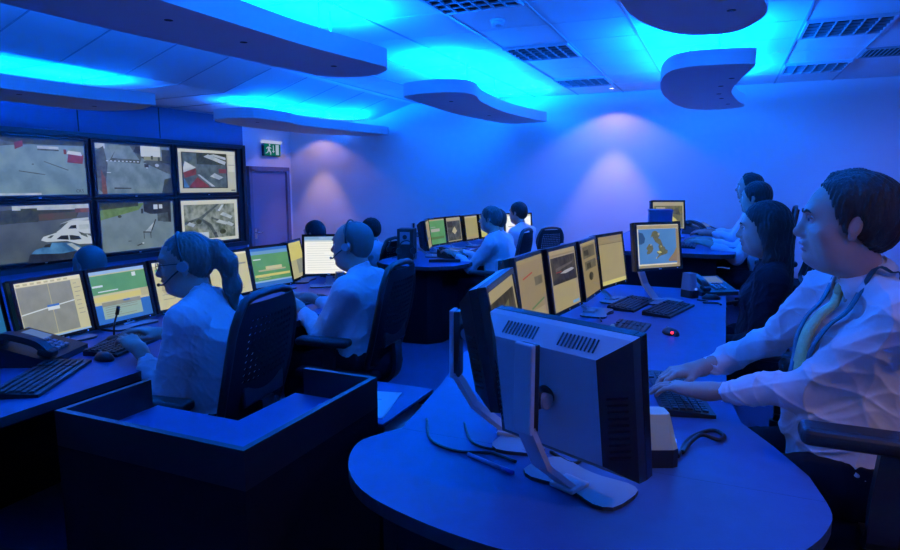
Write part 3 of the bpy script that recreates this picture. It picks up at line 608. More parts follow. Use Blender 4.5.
monitor('17h',-2.76,6.98,R(-4),[(em((186,176,112),S),rc(0,0,1,1)),(bg,rc(0,.93,1,1)),(tn,rc(.04,.0,.96,.1))],'plain tan screen right of the pale diamond map',GF)
monitor('17h',-2.71,7.36,R(-6),[(em((216,212,120),S),rc(0,0,1,1)),(bg,rc(0,.93,1,1)),(em((230,226,150),S),rc(.1,.2,.6,.8))],'pale yellow screen right in front of the grey haired man at the pod',GF)
monitor('17h',-2.387,7.66,R(-52),[(wt2,rc(0,0,1,1)),(frame,rc(0,.9,1,1)),(gy,rc(.1,.4,.5,.43))],'white screen between the two heads at the middle distance pod',GF)
# ------------------------------------------------------------------ keyboards, mice, phones
def keyboard_proto():
    r=empty('keyboard')
    b=MB(); v=[(-.08,-.225,0),(.08,-.225,0),(.08,.225,0),(-.08,.225,0),(-.08,-.225,.022),(.08,-.225,.012),(.08,.225,.012),(-.08,.225,.022)]
    V=[b.bm.verts.new(p) for p in v]; b.mi(BLK)
    for q in ((3,2,1,0),(4,5,6,7),(0,1,5,4),(1,2,6,5),(2,3,7,6),(3,0,4,7)): b.bm.faces.new([V[k] for k in q])
    b.build('case',None,r)
    b=MB()
    for row in range(6):
        x=-.066+.0235*row+(-.004 if row==0 else 0)
        for c in range(19):
            y=-.211+.0222*c+(.006*row%.02 if c<14 else 0)
            if row==5 and 4<=c<=8:
                if c==6: b.box((x,y,.0155),(.016,.10,.008),DGREY)
                continue
            if c in (14,): continue
            z=.022-(x+.08)/.16*.010+.003
            b.box((x,y,z),(.017,.0175,.007),DGREY)
    b.build('keycaps',None,r)
    return r
KB=keyboard_proto(); KBU=[0]
def keyboard(x,y,rz,lab,z=T):
    r=KB if not KBU[0] else dup(KB)
    KBU[0]=1; r.location=(x,y,z); r.rotation_euler=(0,0,rz); return tag(r,lab,'keyboard','desk keyboards')
# local +X faces the typist
keyboard(-2.345,1.50,R(32),'black keyboard at the near end of the left desk in front of the phone')
keyboard(-2.50,2.02,R(16),'black keyboard under the ponytailed woman')
keyboard(-2.42,3.02,R(-8),'black keyboard by the shaven headed man')
keyboard(-.48,3.93,R(-11),'black keyboard on the right desk, the one nearer the cream monitor')
keyboard(-.26,3.84,R(-14),'flat looking black keyboard in front of the weather map monitor')
keyboard(-.41,3.16,R(-4),'black keyboard on the right desk left of the red lit mouse')
keyboard(-.115,2.28,R(14),'black keyboard under the hands of the nearest man')
keyboard(-2.42,6.3,R(0),'black keyboard on the pod desk beside its desk phone')
keyboard(-.28,5.85,R(0),'black keyboard on the raised back right desk',.94)
def mouse_proto():
    r=empty('mouse')
    b=MB(); b.sph((0,0,.004),1,BLK,16,10,(.058,.032,.030)); 
    for v in b.bm.verts:
        if v.co.z<0: v.co.z=0
    b.build('shell',None,r)
    MB().cyl((-.028,-.004,.026),(-.028,.004,.026),.009,mat=GREYP,n=14).build('wheel',None,r)
    return r
MO=mouse_proto(); MOU=[0]
def mouse(x,y,rz,lab,z=T,led=False):
    r=MO if not MOU[0] else dup(MO,skip=('led',))
    MOU[0]=1; r.location=(x,y,z); r.rotation_euler=(0,0,rz); tag(r,lab,'mouse','computer mice')
    if led: MB().sph((.036,-.018,.017),.0075,REDL,10,6).build('led',None,r)
    return r
mouse(-.205,3.22,R(-50),'black mouse glowing red on the right desk',T,True)
mouse(-.04,4.34,R(10),'black mouse at the far end of the right desk')
mouse(-2.38,1.78,R(-10),'black mouse beside the phone on the left desk')
mouse(-2.36,3.33,R(-10),'black mouse in front of the bright white screen')
mouse(-.15,6.45,R(0),'mouse on the raised back right desk',.94,True)
def phone_proto():
    r=empty('desk_phone')
    b=MB(); v=[(-.10,-.12,0),(.11,-.12,0),(.11,.12,0),(-.10,.12,0),(-.10,-.12,.085),(.11,-.12,.022),(.11,.12,.022),(-.10,.12,.085)]
    V=[b.bm.verts.new(p) for p in v]; b.mi(BLK)
    for q in ((3,2,1,0),(4,5,6,7),(0,1,5,4),(1,2,6,5),(2,3,7,6),(3,0,4,7)): b.bm.faces.new([V[k] for k in q])
    b.build('phone_body',None,r)
    a=math.atan2(.063,.21); M=Matrix.Translation((.005,0,.0545))@Euler((0,a,0)).to_matrix().to_4x4()
    b=MB(); b.box((-.048,.030,.003),(.075,.13,.006),LCD); b.xf(M); b.build('display',None,r)
    b=MB()
    for i in range(4):
        for j in range(3): b.box((.005+.021*i,-.0+.026*j,.004),(.013,.018,.007),GREYP)
    b.xf(M); b.build('buttons',None,r)
    b=MB(); b.tube(smooth_path([(-.085,-.082,.016),(-.05,-.082,.034),(.04,-.082,.036),(.085,-.082,.016)],5),.1,BLK,flat=(.040,.022)); b.box((-.08,-.082,.014),(.05,.048,.026),BLK,bev=.008); b.box((.082,-.082,.014),(.05,.048,.026),BLK,bev=.008)
    b.xf(M); b.build('handset',None,r)
    return r
PH=phone_proto(); PHU=[0]
def phone(x,y,rz,lab,z=T,s=1.):
    r=PH if not PHU[0] else dup(PH)
    PHU[0]=1; r.location=(x,y,z); r.rotation_euler=(0,0,rz); r.scale=(s,s,s); return tag(r,lab,'phone','desk phones')
phone(-2.66,1.68,R(25),'large dark desk phone with a lit display at the left picture edge',T,1.22)
phone(-2.66,1.28,R(15),'dark desk phone cut by the left picture edge, nearest on the left desk',T,1.1)
phone(-.06,4.60,R(-55),'dark desk phone at the far end of the right desk behind the mouse',T,1.15)
phone(-2.50,5.80,R(-30),'dark desk phone at the near end of the middle distance pod')
phone(-.20,7.35,R(-40),'desk phone with a pale display on the raised back right desk',.94,1.35)
# desk speakers
def speaker(x,y,rz,lab,z=T,mat=GREYP,h=.17,cable=None):
    r=empty('desk_speaker',(x,y,z),rz,lab,'speaker','small desk speakers')
    b=MB(); b.prism([(-.045,-.036),(.03,-.036),(.045,-.028),(.045,.028),(.03,.036),(-.045,.036)],0,.05,BLK); b.build('plinth',None,r)
    b=MB(); pts=[(-.045,-.037),(.028,-.037),(.044,-.026),(.044,.026),(.028,.037),(-.045,.037)]
    lo=[b.bm.verts.new((p[0],p[1],.05)) for p in pts]; hi=[b.bm.verts.new((p[0]*.72-.012,p[1]*.8,h)) for p in pts]; b.mi(mat)
    b.bm.faces.new(lo[::-1]); b.bm.faces.new(hi)
    for k in range(6): b.bm.faces.new((lo[k],lo[(k+1)%6],hi[(k+1)%6],hi[k]))
    b.build('cabinet',None,r)
    MB().cyl((.046,0,.06),(.048,0,.06),.006,mat=BLUEL,n=10).build('power_light',None,r)
    return r
speaker(-.125,1.68,R(24),'cream fronted desk speaker between the big turned away monitor and the looped cable',T,CREAM,.145)
speaker(-.17,4.36,R(-40),'small grey desk speaker right of the weather map monitor',T,GREYP,.16)
speaker(-2.47,3.72,R(-50),'small dark desk speaker under the bright white screen',T,DGREY,.12)
# gooseneck microphone, pen, cables, plug
t=empty('microphone',(-2.66,2.05,T),0,'thin black gooseneck microphone standing on the left desk','microphone')
MB().lathe([(.035,0),(.035,.008),(.022,.016),(.008,.02)],mat=BLK).build('base',None,t)
MB().tube(smooth_path([(0,0,.018),(.0,.006,.07),(.012,.015,.12)],5),.0045,BLK).build('neck',None,t)
MB().cyl((.012,.015,.118),(.019,.021,.158),.009,.008,mat=BLK).build('head',None,t)
t=empty('pen',(-.535,1.485,T+.0062),R(-22),'blue pen lying on the rounded desk end','pen')
MB().cyl((-.075,0,0),(.045,0,0),.0052,mat=pm('pen_blue',(.25,.33,.6),.3),n=10).build('barrel',None,t)
MB().cyl((.045,0,0),(.085,0,0),.0062,mat=pm('pen_cap_blue',(.03,.06,.4),.3),n=10).build('cap',None,t)
def cable(pts,r,lab,mat=BLK,grp=None):
    return tag(MB().tube(smooth_path(pts,6),r,mat,n=8).build('cable'),lab,'cable',grp)
Zc=T+.0055
cable([(-.075,1.72,Zc+.004),(-.055,1.86,Zc),(-.02,1.935,Zc),(.015,1.965,Zc),(.04,1.93,Zc),(.025,1.885,Zc+.003),(-.02,1.88,Zc+.013),(-.05,1.82,Zc+.006),(-.065,1.75,Zc+.004)],.0062,'thick black cable looped beside the cream fronted speaker')
cable([(-.82,1.70,Zc),(-.74,1.56,Zc),(-.64,1.52,Zc),(-.55,1.545,Zc),(-.47,1.52,Zc)],.0045,'thin black cable trailing from the edge on monitor across the desk seam')
cable([(-.70,1.72,Zc),(-.63,1.60,Zc),(-.56,1.57,Zc),(-.50,1.60,Zc),(-.43,1.57,Zc+.002)],.004,'second thin cable behind the pen, nearer the edge on monitor')
cable([(-.40,1.62,Zc),(-.33,1.57,Zc),(-.30,1.62,Zc),(-.24,1.60,Zc),(-.22,1.66,Zc)],.0055,'cable knot on the desk under the big turned away monitor')
cable([(-.57,3.36,Zc),(-.60,3.50,Zc),(-.55,3.62,Zc),(-.60,3.75,Zc)],.004,'thin cable curling behind the keyboards by the cream monitor')
cable([(-.12,4.25,Zc),(-.06,4.22,Zc),(-.08,4.16,Zc),(.0,4.18,Zc),(.02,4.13,Zc)],.006,'black headset cable heaped at the far end of the right desk')
cable([(-2.60,1.90,Zc),(-2.66,2.0,Zc),(-2.70,2.12,Zc),(-2.62,2.2,Zc)],.004,'cable on the left desk under the grey pane monitor')
t=empty('earpiece',(-.47,3.10,T+.025),0,'small cream earpiece lying on the keyboard by the red lit mouse','earpiece')
MB().sph((0,0,.014),.014,CREAM,12,8).build('bud',None,t); MB().cyl((0,0,.015),(.02,-.03,.012),.005,mat=CREAM).build('stem',None,t)
# things on the pod and the raised desk
t=empty('base_station',(-2.84,5.46,T),R(15),'tall dark radio unit with a pale face at the near end of the pod desk','radio unit')
b=MB(); b.box((0,0,.155),(.16,.18,.31),BLK,bev=.008); b.build('case',None,t)
MB().box((.0,-.092,.22),(.10,.006,.12),GREYP,bev=.002).build('face_plate',None,t); MB().cyl((0,-.094,.23),(0,-.102,.23),.022,mat=BLK).build('dial',None,t)
def hang_headset(x,y,z,rz,lab):
    t=empty('headset',(x,y,z),rz,lab,'headset','headsets hanging on the radio unit')
    MB().tube([(.075*math.cos(a),0,.085*math.sin(a)+.12) for a in [PI*k/14 for k in range(15)]],.006,BLK).build('headband',None,t)
    for s in (-1,1): MB().cyl((s*.07,-.012,.105),(s*.07,.012,.105),.030,mat=BLK).build('ear_cup',None,t)
    MB().tube(smooth_path([(.075,0,.10),(.085,.01,.05),(.05,.02,.015),(-.02,.015,.008)],5),.004,BLK).build('cord',None,t)
    return t
hang_headset(-2.76,5.29,T,R(40),'black headset propped on the pod desk in front of the radio unit')
hang_headset(-2.985,5.47,T,R(70),'black headset left of the radio unit at the pod desk corner')
tag(MB().box((-2.50,6.55,T+.002),(.21,.30,.003),PAPER,rot=(0,0,.3)).build('paper_sheet'),'white sheet lying on the pod desk below the dark map screen','paper')
tag(MB().tube([(-2.55,5.36,T+.014),(-2.42,5.40,T+.02),(-2.28,5.48,T+.014)],.1,BLK,flat=(.05,.026)).build('handset'),'dark handset lying on the front curve of the pod desk','handset')
monitor('17h',-.51,6.72,R(-56),[(bg2,rc(0,0,1,1)),(olv,rc(.04,.04,.96,.86)),(yl,[(.2,.2),(.5,.6),(.8,.3)]),(dkg,[(.5,.6),(.8,.8),(.9,.5)]),(bg,rc(.1,.6,.4,.8))],'tan map screen behind the weather map monitor on the raised desk','screens on the raised desk',.94)
t=empty('storage_box',(-.53,6.05,.94),R(10),'blue box standing behind the weather map monitor','box')
BXB=pm('box_blue',(.08,.10,.18),.5)
MB().box((0,0,.145),(.2,.18,.29),BXB,bev=.004).build('carton',None,t); MB().box((0,0,.300),(.21,.19,.022),BXB,bev=.004).build('lid',None,t)
# ------------------------------------------------------------------ chairs
def chair_proto():
    r=empty('office_chair')
    b=MB(); b.box((.02,0,.455),(.46,.48,.07),CHFAB,bev=.03,seg=4); b.build('seat',None,r)
    MB().box((.0,0,.405),(.26,.22,.03),BLK,bev=.008).build('mechanism',None,r)
    def bx(z): return -.175-.10*((z-.52)/.5)-.02*math.sin((z-.5)*5)
    def by(z): return .215+.02*math.sin((z-.52)*PI/.52)-.05*max(0,(z-.9)/.14)**2
    zs=[.52+.52*k/12 for k in range(13)]
    path=[(bx(z),by(z),z) for z in zs]+[(bx(1.05),.10,1.056),(bx(1.05)-.008,0,1.062),(bx(1.05),-.10,1.056)]+[(bx(z),-by(z),z) for z in zs[::-1]]+[(bx(.51),-.1,.508),(bx(.51),.1,.508)]
    bf=MB().tube(path,.017,BLK,n=10,closed=True).build('back_frame',None,r)
    # woven back: diagonal strands with open holes
    b=MB(); nu,nv=15,19; V={}
    for i in range(nu+1):
        for j in range(nv+1):
            z=.525+.51*j/nv; y=(i/nu*2-1)*(by(z)-.008)
            if z>1.0: z=min(z,1.045-.25*0)
            V[i,j]=(bx(z)-.035*(1-(y/.23)**2)*.9,y,z)
    for i in range(nu):
        for j in range(nv):
            solid=(i<2 or i>=nu-2 or j<7 or j>=nv-2)
            P4=[Vector(V[i,j]),Vector(V[i+1,j]),Vector(V[i+1,j+1]),Vector(V[i,j+1])]
            if solid: b.poly(P4,MESHF)
            else:
                c=sum(P4,Vector())/4; q=[c+(p-c)*.66 for p in [(P4[k]+P4[(k+1)%4])/2 for k in range(4)]]
                vo=[b.bm.verts.new(p) for p in P4]; vi=[b.bm.verts.new(p) for p in q]; mm=[b.bm.verts.new((P4[k]+P4[(k+1)%4])/2) for k in range(4)]
                for k in range(4):
                    f=b.bm.faces.new((vo[k],mm[k],vi[k],vi[k-1],mm[k-1])); f.material_index=b.mi(MESHF)
    bmesh.ops.remove_doubles(b.bm,verts=b.bm.verts,dist=1e-5)
    g=bmesh.ops.extrude_face_region(b.bm,geom=list(b.bm.faces))
    bmesh.ops.translate(b.bm,vec=(-.008,0,0),verts=[e for e in g['geom'] if isinstance(e,bmesh.types.BMVert)])
    b.build('back_mesh',None,bf)
    b=MB(); b.tube(smooth_path([(-.06,0,.40),(-.19,0,.39),(-.26,0,.46),(-.26,0,.62)],5),.1,BLK,flat=(.09,.022)); b.box((-.243,0,.66),(.03,.30,.09),BLK,bev=.01); b.build('back_support',None,r)
    for s in (-1,1):
        b=MB(); b.tube(smooth_path([(.0,s*.21,.415),(.0,s*.285,.42),(.0,s*.295,.52),(-.01,s*.295,.64)],5),.1,BLK,flat=(.03,.06),up=(1,0,0)); ap=b.build('arm_post',None,r)
        MB().box((.03,s*.29,.665),(.30,.085,.042),BLK,bev=.018,seg=4).build('armrest',None,ap)
    b=MB(); b.cyl((0,0,.09),(0,0,.28),.032,mat=BLK); b.cyl((0,0,.28),(0,0,.40),.018,mat=CHROME); b.build('gas_column',None,r)
    for k in range(5):
        a=2*PI*k/5+.3; c,s=math.cos(a),math.sin(a)
        lg_=MB().tube([(.02*c,.02*s,.105),(.16*c,.16*s,.10),(.30*c,.30*s,.075)],.1,BLK,flat=(.05,.03)); lg=lg_.build('leg',None,r)
        b=MB()
        for q in (-.016,.016): b.cyl((.30*c-s*(q-.008),.30*s+c*(q-.008),.027),(.30*c-s*(q+.008),.30*s+c*(q+.008),.027),.027,mat=BLK,n=14)
        b.cyl((.30*c,.30*s,.03),(.30*c,.30*s,.075),.008,mat=BLK,n=8); b.build('caster',None,lg)
    return r
CH=chair_proto(); CHU=[0]
def chair(x,y,rz,lab,z=0.,s=1.):
    r=CH if not CHU[0] else dup(CH)
    CHU[0]=1; r.location=(x,y,z); r.rotation_euler=(0,0,rz); r.scale=(s,s,s); return tag(r,lab,'office chair','black mesh office chairs')
# ------------------------------------------------------------------ organic shapes: blended solids turned into one continuous surface
def _rot(f=(1,0,0),u=(0,0,1)):
    x=np.array(f,float); x/=np.linalg.norm(x); y=np.cross(np.array(u,float),x); y/=np.linalg.norm(y); z=np.cross(x,y)
    return np.stack([x,y,z],1)
class Sdf:
    def __init__(s): s.p=[]
    def ell(s,c,r,k=.02,rot=None,op=1):
        s.p.append(('e',np.array(c,float),np.array(r,float),k,rot,op)); return s
    def cap(s,a,b,ra,rb,k=.02,op=1):
        s.p.append(('c',np.array(a,float),np.array(b,float),ra,rb,k,op)); return s
    def half(s,c,n,k=.004):
        """keep only the side the normal points away from"""
        n=np.array(n,float); s.p.append(('h',np.array(c,float),n/np.linalg.norm(n),k)); return s
    def xf(s,M,T_):
        """rigid placement: x -> M x + T"""
        o=Sdf()
        for q in s.p:
            if q[0]=='e': o.p.append(('e',M@q[1]+T_,q[2],q[3],M if q[4] is None else M@q[4],q[5]))
            elif q[0]=='c': o.p.append(('c',M@q[1]+T_,M@q[2]+T_)+q[3:])
            else: o.p.append(('h',M@q[1]+T_,M@q[2],q[3]))
        return o
    def sc(s,f):
        o=Sdf()
        for q in s.p:
            if q[0]=='e': o.p.append(('e',q[1]*f,q[2]*f,q[3]*f,q[4],q[5]))
            elif q[0]=='c': o.p.append(('c',q[1]*f,q[2]*f,q[3]*f,q[4]*f,q[5]*f,q[6]))
            else: o.p.append(('h',q[1]*f,q[2],q[3]*f))
        return o
    def bounds(s):
        lo=np.full(3,1e9); hi=-lo
        for q in s.p:
            if q[0]=='e' and q[5]>0: r=q[2].max(); lo=np.minimum(lo,q[1]-r); hi=np.maximum(hi,q[1]+r)
            if q[0]=='c' and q[6]>0:
                for c,r in ((q[1],q[3]),(q[2],q[4])): lo=np.minimum(lo,c-r); hi=np.maximum(hi,c+r)
        return lo,hi
    def ev(s,P,cen=None,rad=0.):
        d=np.full(len(P),.5,np.float32)
        for q in s.p:
            if q[0]=='h':
                a=((P-q[1])@q[2]).astype(np.float32); k=q[3]
                h=np.maximum(k-np.abs(d-a),0)/k; d=np.maximum(d,a)+h*h*k*.25; continue
            if q[0]=='e':
                _,c,r,k,M,op=q
                if cen is not None and np.linalg.norm(cen-c)>rad+r.max()+k+.03: continue
                v=P-c
                if M is not None: v=v@M
                k0=np.linalg.norm(v/r,axis=1); k1=np.linalg.norm(v/(r*r),axis=1)
                a=(k0*(k0-1)/np.maximum(k1,1e-6)).astype(np.float32)
            else:
                _,A,B,ra,rb,k,op=q
                if cen is not None and np.linalg.norm(cen-(A+B)/2)>rad+np.linalg.norm(B-A)/2+max(ra,rb)+k+.03: continue
                v=P-A; w=B-A; t=np.clip(v@w/max(w@w,1e-9),0,1)
                a=(np.linalg.norm(v-t[:,None]*w,axis=1)-(ra+(rb-ra)*t)).astype(np.float32)
            if op>0: h=np.maximum(k-np.abs(d-a),0)/k; d=np.minimum(d,a)-h*h*k*.25
            else: a=-a; h=np.maximum(k-np.abs(d-a),0)/k; d=np.maximum(d,a)+h*h*k*.25
        return d
def surf(sdf,res,disp=None,pad=.03):
    """surface nets over the blocks the surface passes through"""
    lo,hi=sdf.bounds(); lo=lo-pad; hi=hi+pad
    NB=12; nb=np.ceil((hi-lo)/(res*NB)).astype(int)
    n=nb*NB
    ids=np.stack(np.meshgrid(*[np.arange(k) for k in nb],indexing='ij'),-1).reshape(-1,3)
    half=res*NB/2; rad=half*1.7321
    cen=lo+(ids+.5)*res*NB
    dc=sdf.ev(cen.astype(np.float32))
    keep=np.abs(dc)<rad*1.45+.015
    g=np.arange(-1,NB+1); G=np.stack(np.meshgrid(g,g,g,indexing='ij'),-1)     # nodes -1..NB
    offs=[(0,0,0),(1,0,0),(0,1,0),(1,1,0),(0,0,1),(1,0,1),(0,1,1),(1,1,1)]
    VK=[];VP=[];Q=[]
    st=(n+2)
    def key(c): return ((c[...,0]+1)*st[1]+(c[...,1]+1))*st[2]+(c[...,2]+1)
    for b,c in zip(ids[keep],cen[keep]):
        base=b*NB
        P=(lo+(base+G)*res).reshape(-1,3)
        d=sdf.ev(P,c,rad+2*res)
        if disp is not None: d=d+disp(P).astype(np.float32)
        D=d.reshape(NB+2,NB+2,NB+2)
        I=D<0
        m=NB+1
        cnt=np.zeros((m,m,m),np.int8)
        for o in offs: cnt+=I[o[0]:o[0]+m,o[1]:o[1]+m,o[2]:o[2]+m]
        act=(cnt>0)&(cnt<8)
        own=act.copy(); own[0]=False; own[:,0]=False; own[:,:,0]=False
        ci=np.argwhere(own)
        if len(ci):
            acc=np.zeros((len(ci),3)); w=np.zeros(len(ci))
            f=[D[ci[:,0]+o[0],ci[:,1]+o[1],ci[:,2]+o[2]] for o in offs]
            for i in range(8):
                for j in range(i+1,8):
                    df=np.abs(np.array(offs[i])-np.array(offs[j]))
                    if df.sum()!=1: continue
                    x=(f[i]<0)!=(f[j]<0)
                    t=np.where(x,f[i]/np.where(x,f[i]-f[j],1),0)
                    pnt=np.array(offs[i])+t[:,None]*(np.array(offs[j])-np.array(offs[i]))
                    acc+=pnt*x[:,None]; w+=x
            pos=lo+(base+(ci-1)+acc/w[:,None])*res
            VK.append(key(base+ci-1)); VP.append(pos)
        for ax in range(3):
            sl=[slice(1,NB+1)]*3; s2=[slice(1,NB+1)]*3; s2[ax]=slice(2,NB+2)
            a=I[tuple(sl)]; e=I[tuple(s2)]
            x=np.argwhere(a!=e)
            if not len(x): continue
            ins=a[x[:,0],x[:,1],x[:,2]]
            c0=base+x; u=np.zeros(3,int); v=np.zeros(3,int); u[(ax+1)%3]=1; v[(ax+2)%3]=1
            q=np.stack([key(c0),key(c0-u),key(c0-u-v),key(c0-v)],1)
            q[~ins]=q[~ins][:,::-1]
            Q.append(q)
    VK=np.concatenate(VK); VP=np.concatenate(VP); Q=np.concatenate(Q)
    o=np.argsort(VK); VK=VK[o]; VP=VP[o]
    ix=np.searchsorted(VK,Q); ix=np.clip(ix,0,len(VK)-1); ok=(VK[ix]==Q).all(1)
    return VP,ix[ok]
def smesh(name,sdf,res,mat,parent,disp=None,paint=None,mats=None):
    V,F=surf(sdf,res,disp)
    me=bpy.data.meshes.new(name)
    me.vertices.add(len(V)); me.vertices.foreach_set('co',V.astype(np.float32).ravel())
    me.loops.add(len(F)*4); me.loops.foreach_set('vertex_index',F.astype(np.int32).ravel())
    me.polygons.add(len(F)); me.polygons.foreach_set('loop_start',np.arange(0,len(F)*4,4,dtype=np.int32)); me.polygons.foreach_set('loop_total',np.full(len(F),4,np.int32))
    me.polygons.foreach_set('use_smooth',np.ones(len(F),bool))
    for m in (mats or [mat]): me.materials.append(m)
    if paint is not None:
        cen=V[F].mean(1); me.polygons.foreach_set('material_index',paint(cen).astype(np.int32))
    me.update(calc_edges=True); me.validate()
    o=bpy.data.objects.new(name,me); COL.objects.link(o)
    if parent is not None: o.parent=parent
    return o
# head in its own frame: x forward, y left, z up, origin between the ears (metres, adult)
def head_sdf(full=0.,male=True,nose=1.):
    s=Sdf()
    s.ell((-.018,0,.045),(.100,.077,.084),.01)                    # skull
    s.ell((.030,0,.000),(.066,.064,.088),.04)                     # face
    s.ell((.030,0,-.062),(.056,.052+.010*full,.050),.03)          # jaw
    s.ell((.074,0,-.094),(.022,.024,.019),.028)                   # chin
    for y in (-1,1):
        s.ell((.055,y*.040,-.028),(.028,.026+.006*full,.030),.022) # cheek
        if full: s.ell((.030,y*.048,-.072),(.036,.020,.034),.025)
    s.cap((.079,-.034,.033),(.079,.034,.033),.014,.014,.022)      # brow
    for y in (-1,1): s.ell((.097,y*.032,.012),(.016,.017,.012),.016,None,-1)
    s.cap((.088,0,.018),(.110*nose,0,-.022),.0085,.0125,.014)     # nose
    s.ell((.106*nose,0,-.027),(.015,.012,.011),.010)
    for y in (-1,1): s.ell((.096,y*.013,-.031),(.011,.008,.009),.007)
    s.ell((.092,0,-.054),(.012,.024,.012),.012)                    # muzzle
    s.cap((.0955,-.017,-.0555),(.0955,.017,-.0555),.0062,.0062,.007); s.ell((.101,0,-.0545),(.007,.010,.005),.006)
    s.cap((.0935,-.015,-.0690),(.0935,.015,-.0690),.0072,.0072,.007)
    s.ell((.1045,0,-.0622),(.010,.026,.0022),.005,None,-1)        # mouth line
    for y in (-1,1):                                              # ears
        rt=_rot((.95,y*.25,.25),(-.25,0,1))
        s.ell((-.010,y*.078,-.004),(.0175,.0075,.0285),.006,rt)
        s.ell((-.007,y*.0855,.0),(.0095,.0065,.018),.004,rt,-1)
        s.ell((-.004,y*.075,-.032),(.010,.007,.010),.006)
    if full: s.ell((.015,0,-.108),(.050,.046,.030),.035)          # under the chin
    return s
def hair_sdf(style,t=.012):
    s=Sdf()
    if style=='short':
        s.ell((-.020,0,.047),(.100+t,.078+t,.085+t*1.1),.02)
        s.ell((-.060,0,.0),(.062+t*.6,.068+t*.7,.075),.03)
        s.ell((.118,0,-.012),(.092,.105,.098),.016,None,-1)       # face
        s.ell((.030,0,-.075),(.090,.2,.062),.012,None,-1)          # below the sideburns
        for y in (-1,1): s.ell((-.008,y*.090,-.008),(.024,.022,.036),.008,None,-1)
        s.half((-.02,0,-.072),(.25,0,-1),.02)
    elif style=='receding':
        s.ell((-.024,0,.046),(.100+t,.079+t,.084+t),.02)
        s.ell((-.062,0,.005),(.066+t*.6,.072+t*.8,.085),.03)
        s.cap((-.02,0,.130),(.035,-.01,.128),.016,.010,.02)
        s.ell((.128,0,.022),(.100,.120,.100),.018,None,-1)
        s.ell((.118,0,-.02),(.112,.105,.098),.016,None,-1)
        s.ell((.040,0,-.080),(.090,.2,.066),.012,None,-1)
        for y in (-1,1): s.ell((-.008,y*.092,-.008),(.024,.022,.037),.008,None,-1)
        s.half((-.03,0,-.082),(.2,0,-1),.02)
    elif style=='shaved':
        s.ell((-.0195,0,.046),(.1015,.0785,.0855),.01)
        s.ell((-.045,0,.0),(.066,.068,.072),.03)
        s.ell((.115,0,.035),(.110,.115,.130),.010,None,-1)
        s.ell((.040,0,-.080),(.090,.2,.066),.012,None,-1)
        for y in (-1,1): s.ell((-.008,y*.092,-.008),(.022,.022,.036),.008,None,-1)
        s.half((-.03,0,-.062),(.2,0,-1),.01)
    elif style=='ponytail':
        s.ell((-.020,0,.047),(.1035,.081,.0895),.02)
        s.ell((-.050,0,.005),(.064,.070,.075),.03)
        s.ell((.118,0,-.010),(.094,.105,.104),.016,None,-1)
        s.ell((.045,0,-.080),(.090,.2,.070),.012,None,-1)
        for y in (-1,1): s.ell((-.006,y*.092,-.008),(.020,.022,.034),.008,None,-1)
        s.half((-.03,0,-.062),(.2,0,-1),.01)
        s.cap((-.112,0,.055),(-.135,0,.055),.022,.026,.012)
        s.cap((-.135,0,.055),(-.165,0,-.010),.028,.038,.03); s.cap((-.165,0,-.010),(-.170,0,-.12),.038,.034,.03); s.cap((-.170,0,-.12),(-.160,.01,-.235),.034,.010,.03)
    elif style=='long':
        s.ell((-.020,0,.047),(.108,.086,.094),.02)
        s.ell((-.045,0,-.01),(.075,.084,.095),.04)
        for y in (-1,1): s.cap((-.015,y*.074,.0),(-.030,y*.080,-.15),.026,.030,.03); s.cap((-.030,y*.080,-.15),(-.045,y*.075,-.25),.030,.016,.03)
        s.cap((-.085,0,-.02),(-.090,0,-.28),.050,.040,.06); s.cap((-.085,.04,-.1),(-.085,.04,-.29),.035,.022,.04); s.cap((-.085,-.04,-.1),(-.085,-.04,-.29),.035,.022,.04)
        s.ell((.122,0,-.020),(.100,.092,.108),.016,None,-1)
        s.ell((.065,0,-.15),(.068,.075,.13),.03,None,-1)
    if style in ('receding','short'):
        for y in (-1,1): s.cap((.014,y*.0755,.03),(.008,y*.0745,-.018),.011,.007,.01)
    return s
def hand_sdf(side,curl=(.35,.35,.4,.45),spread=1.,thumb=1.):
    """x towards the fingers, z the back of the hand, thumb on +y for side=-1 (right hand palm down is side -1)"""
    s=Sdf(); t=-side
    ys=[.030,.010,-.010,-.028]; kx=[.088,.092,.086,.076]; L=[(.042,.024,.020),(.047,.028,.021),(.043,.026,.020),(.033,.020,.018)]
    for y,x in zip(ys,kx): s.cap((.008,y*.55*t,0),(x,y*t,.004),.0145,.0115,.014)
    s.ell((.045,.0,-.006),(.045,.036,.013),.015)
    s.cap((-.03,0,.0),(.015,0,0),.0245,.021,.025)
    for i,(y,x) in enumerate(zip(ys,kx)):
        p=np.array((x,y*t,.004)); a=-.12; rr=[.0098,.0088,.0078,.0066] if i<3 else [.0086,.0076,.0068,.0058]
        yaw=(y*spread*3.)*t
        for j in range(3):
            a+=curl[i]*(1.0,1.15,.8)[j]
            d=np.array((math.cos(a)*math.cos(yaw),math.cos(a)*math.sin(yaw),-math.sin(a)))
            q=p+d*L[i][j]; s.cap(p,q,rr[j],rr[j+1],.0035 if j else .006); p=q
    p=np.array((.014,.022*t,-.006)); q=np.array((.046,.047*t,-.018)); u=np.array((.074,.050*t,-.026)); v=np.array((.096,.044*t,-.030))
    s.cap(p,q,.0145,.0115,.012); s.cap(q,u,.0110,.0095,.004); s.cap(u,v,.0095,.0072,.004)
    return s
def ik(S,H,l1,l2,hint):
    S=np.array(S,float); H=np.array(H,float); d=H-S; L=np.linalg.norm(d)
    if L>(l1+l2)*.995: H=S+d/L*(l1+l2)*.995; d=H-S; L=np.linalg.norm(d)
    a=(l1*l1-l2*l2+L*L)/(2*L); h=math.sqrt(max(l1*l1-a*a,0)); u=d/L
    n=np.array(hint,float); n-=u*(n@u); n/=np.linalg.norm(n)
    return S+u*a+n*h,H
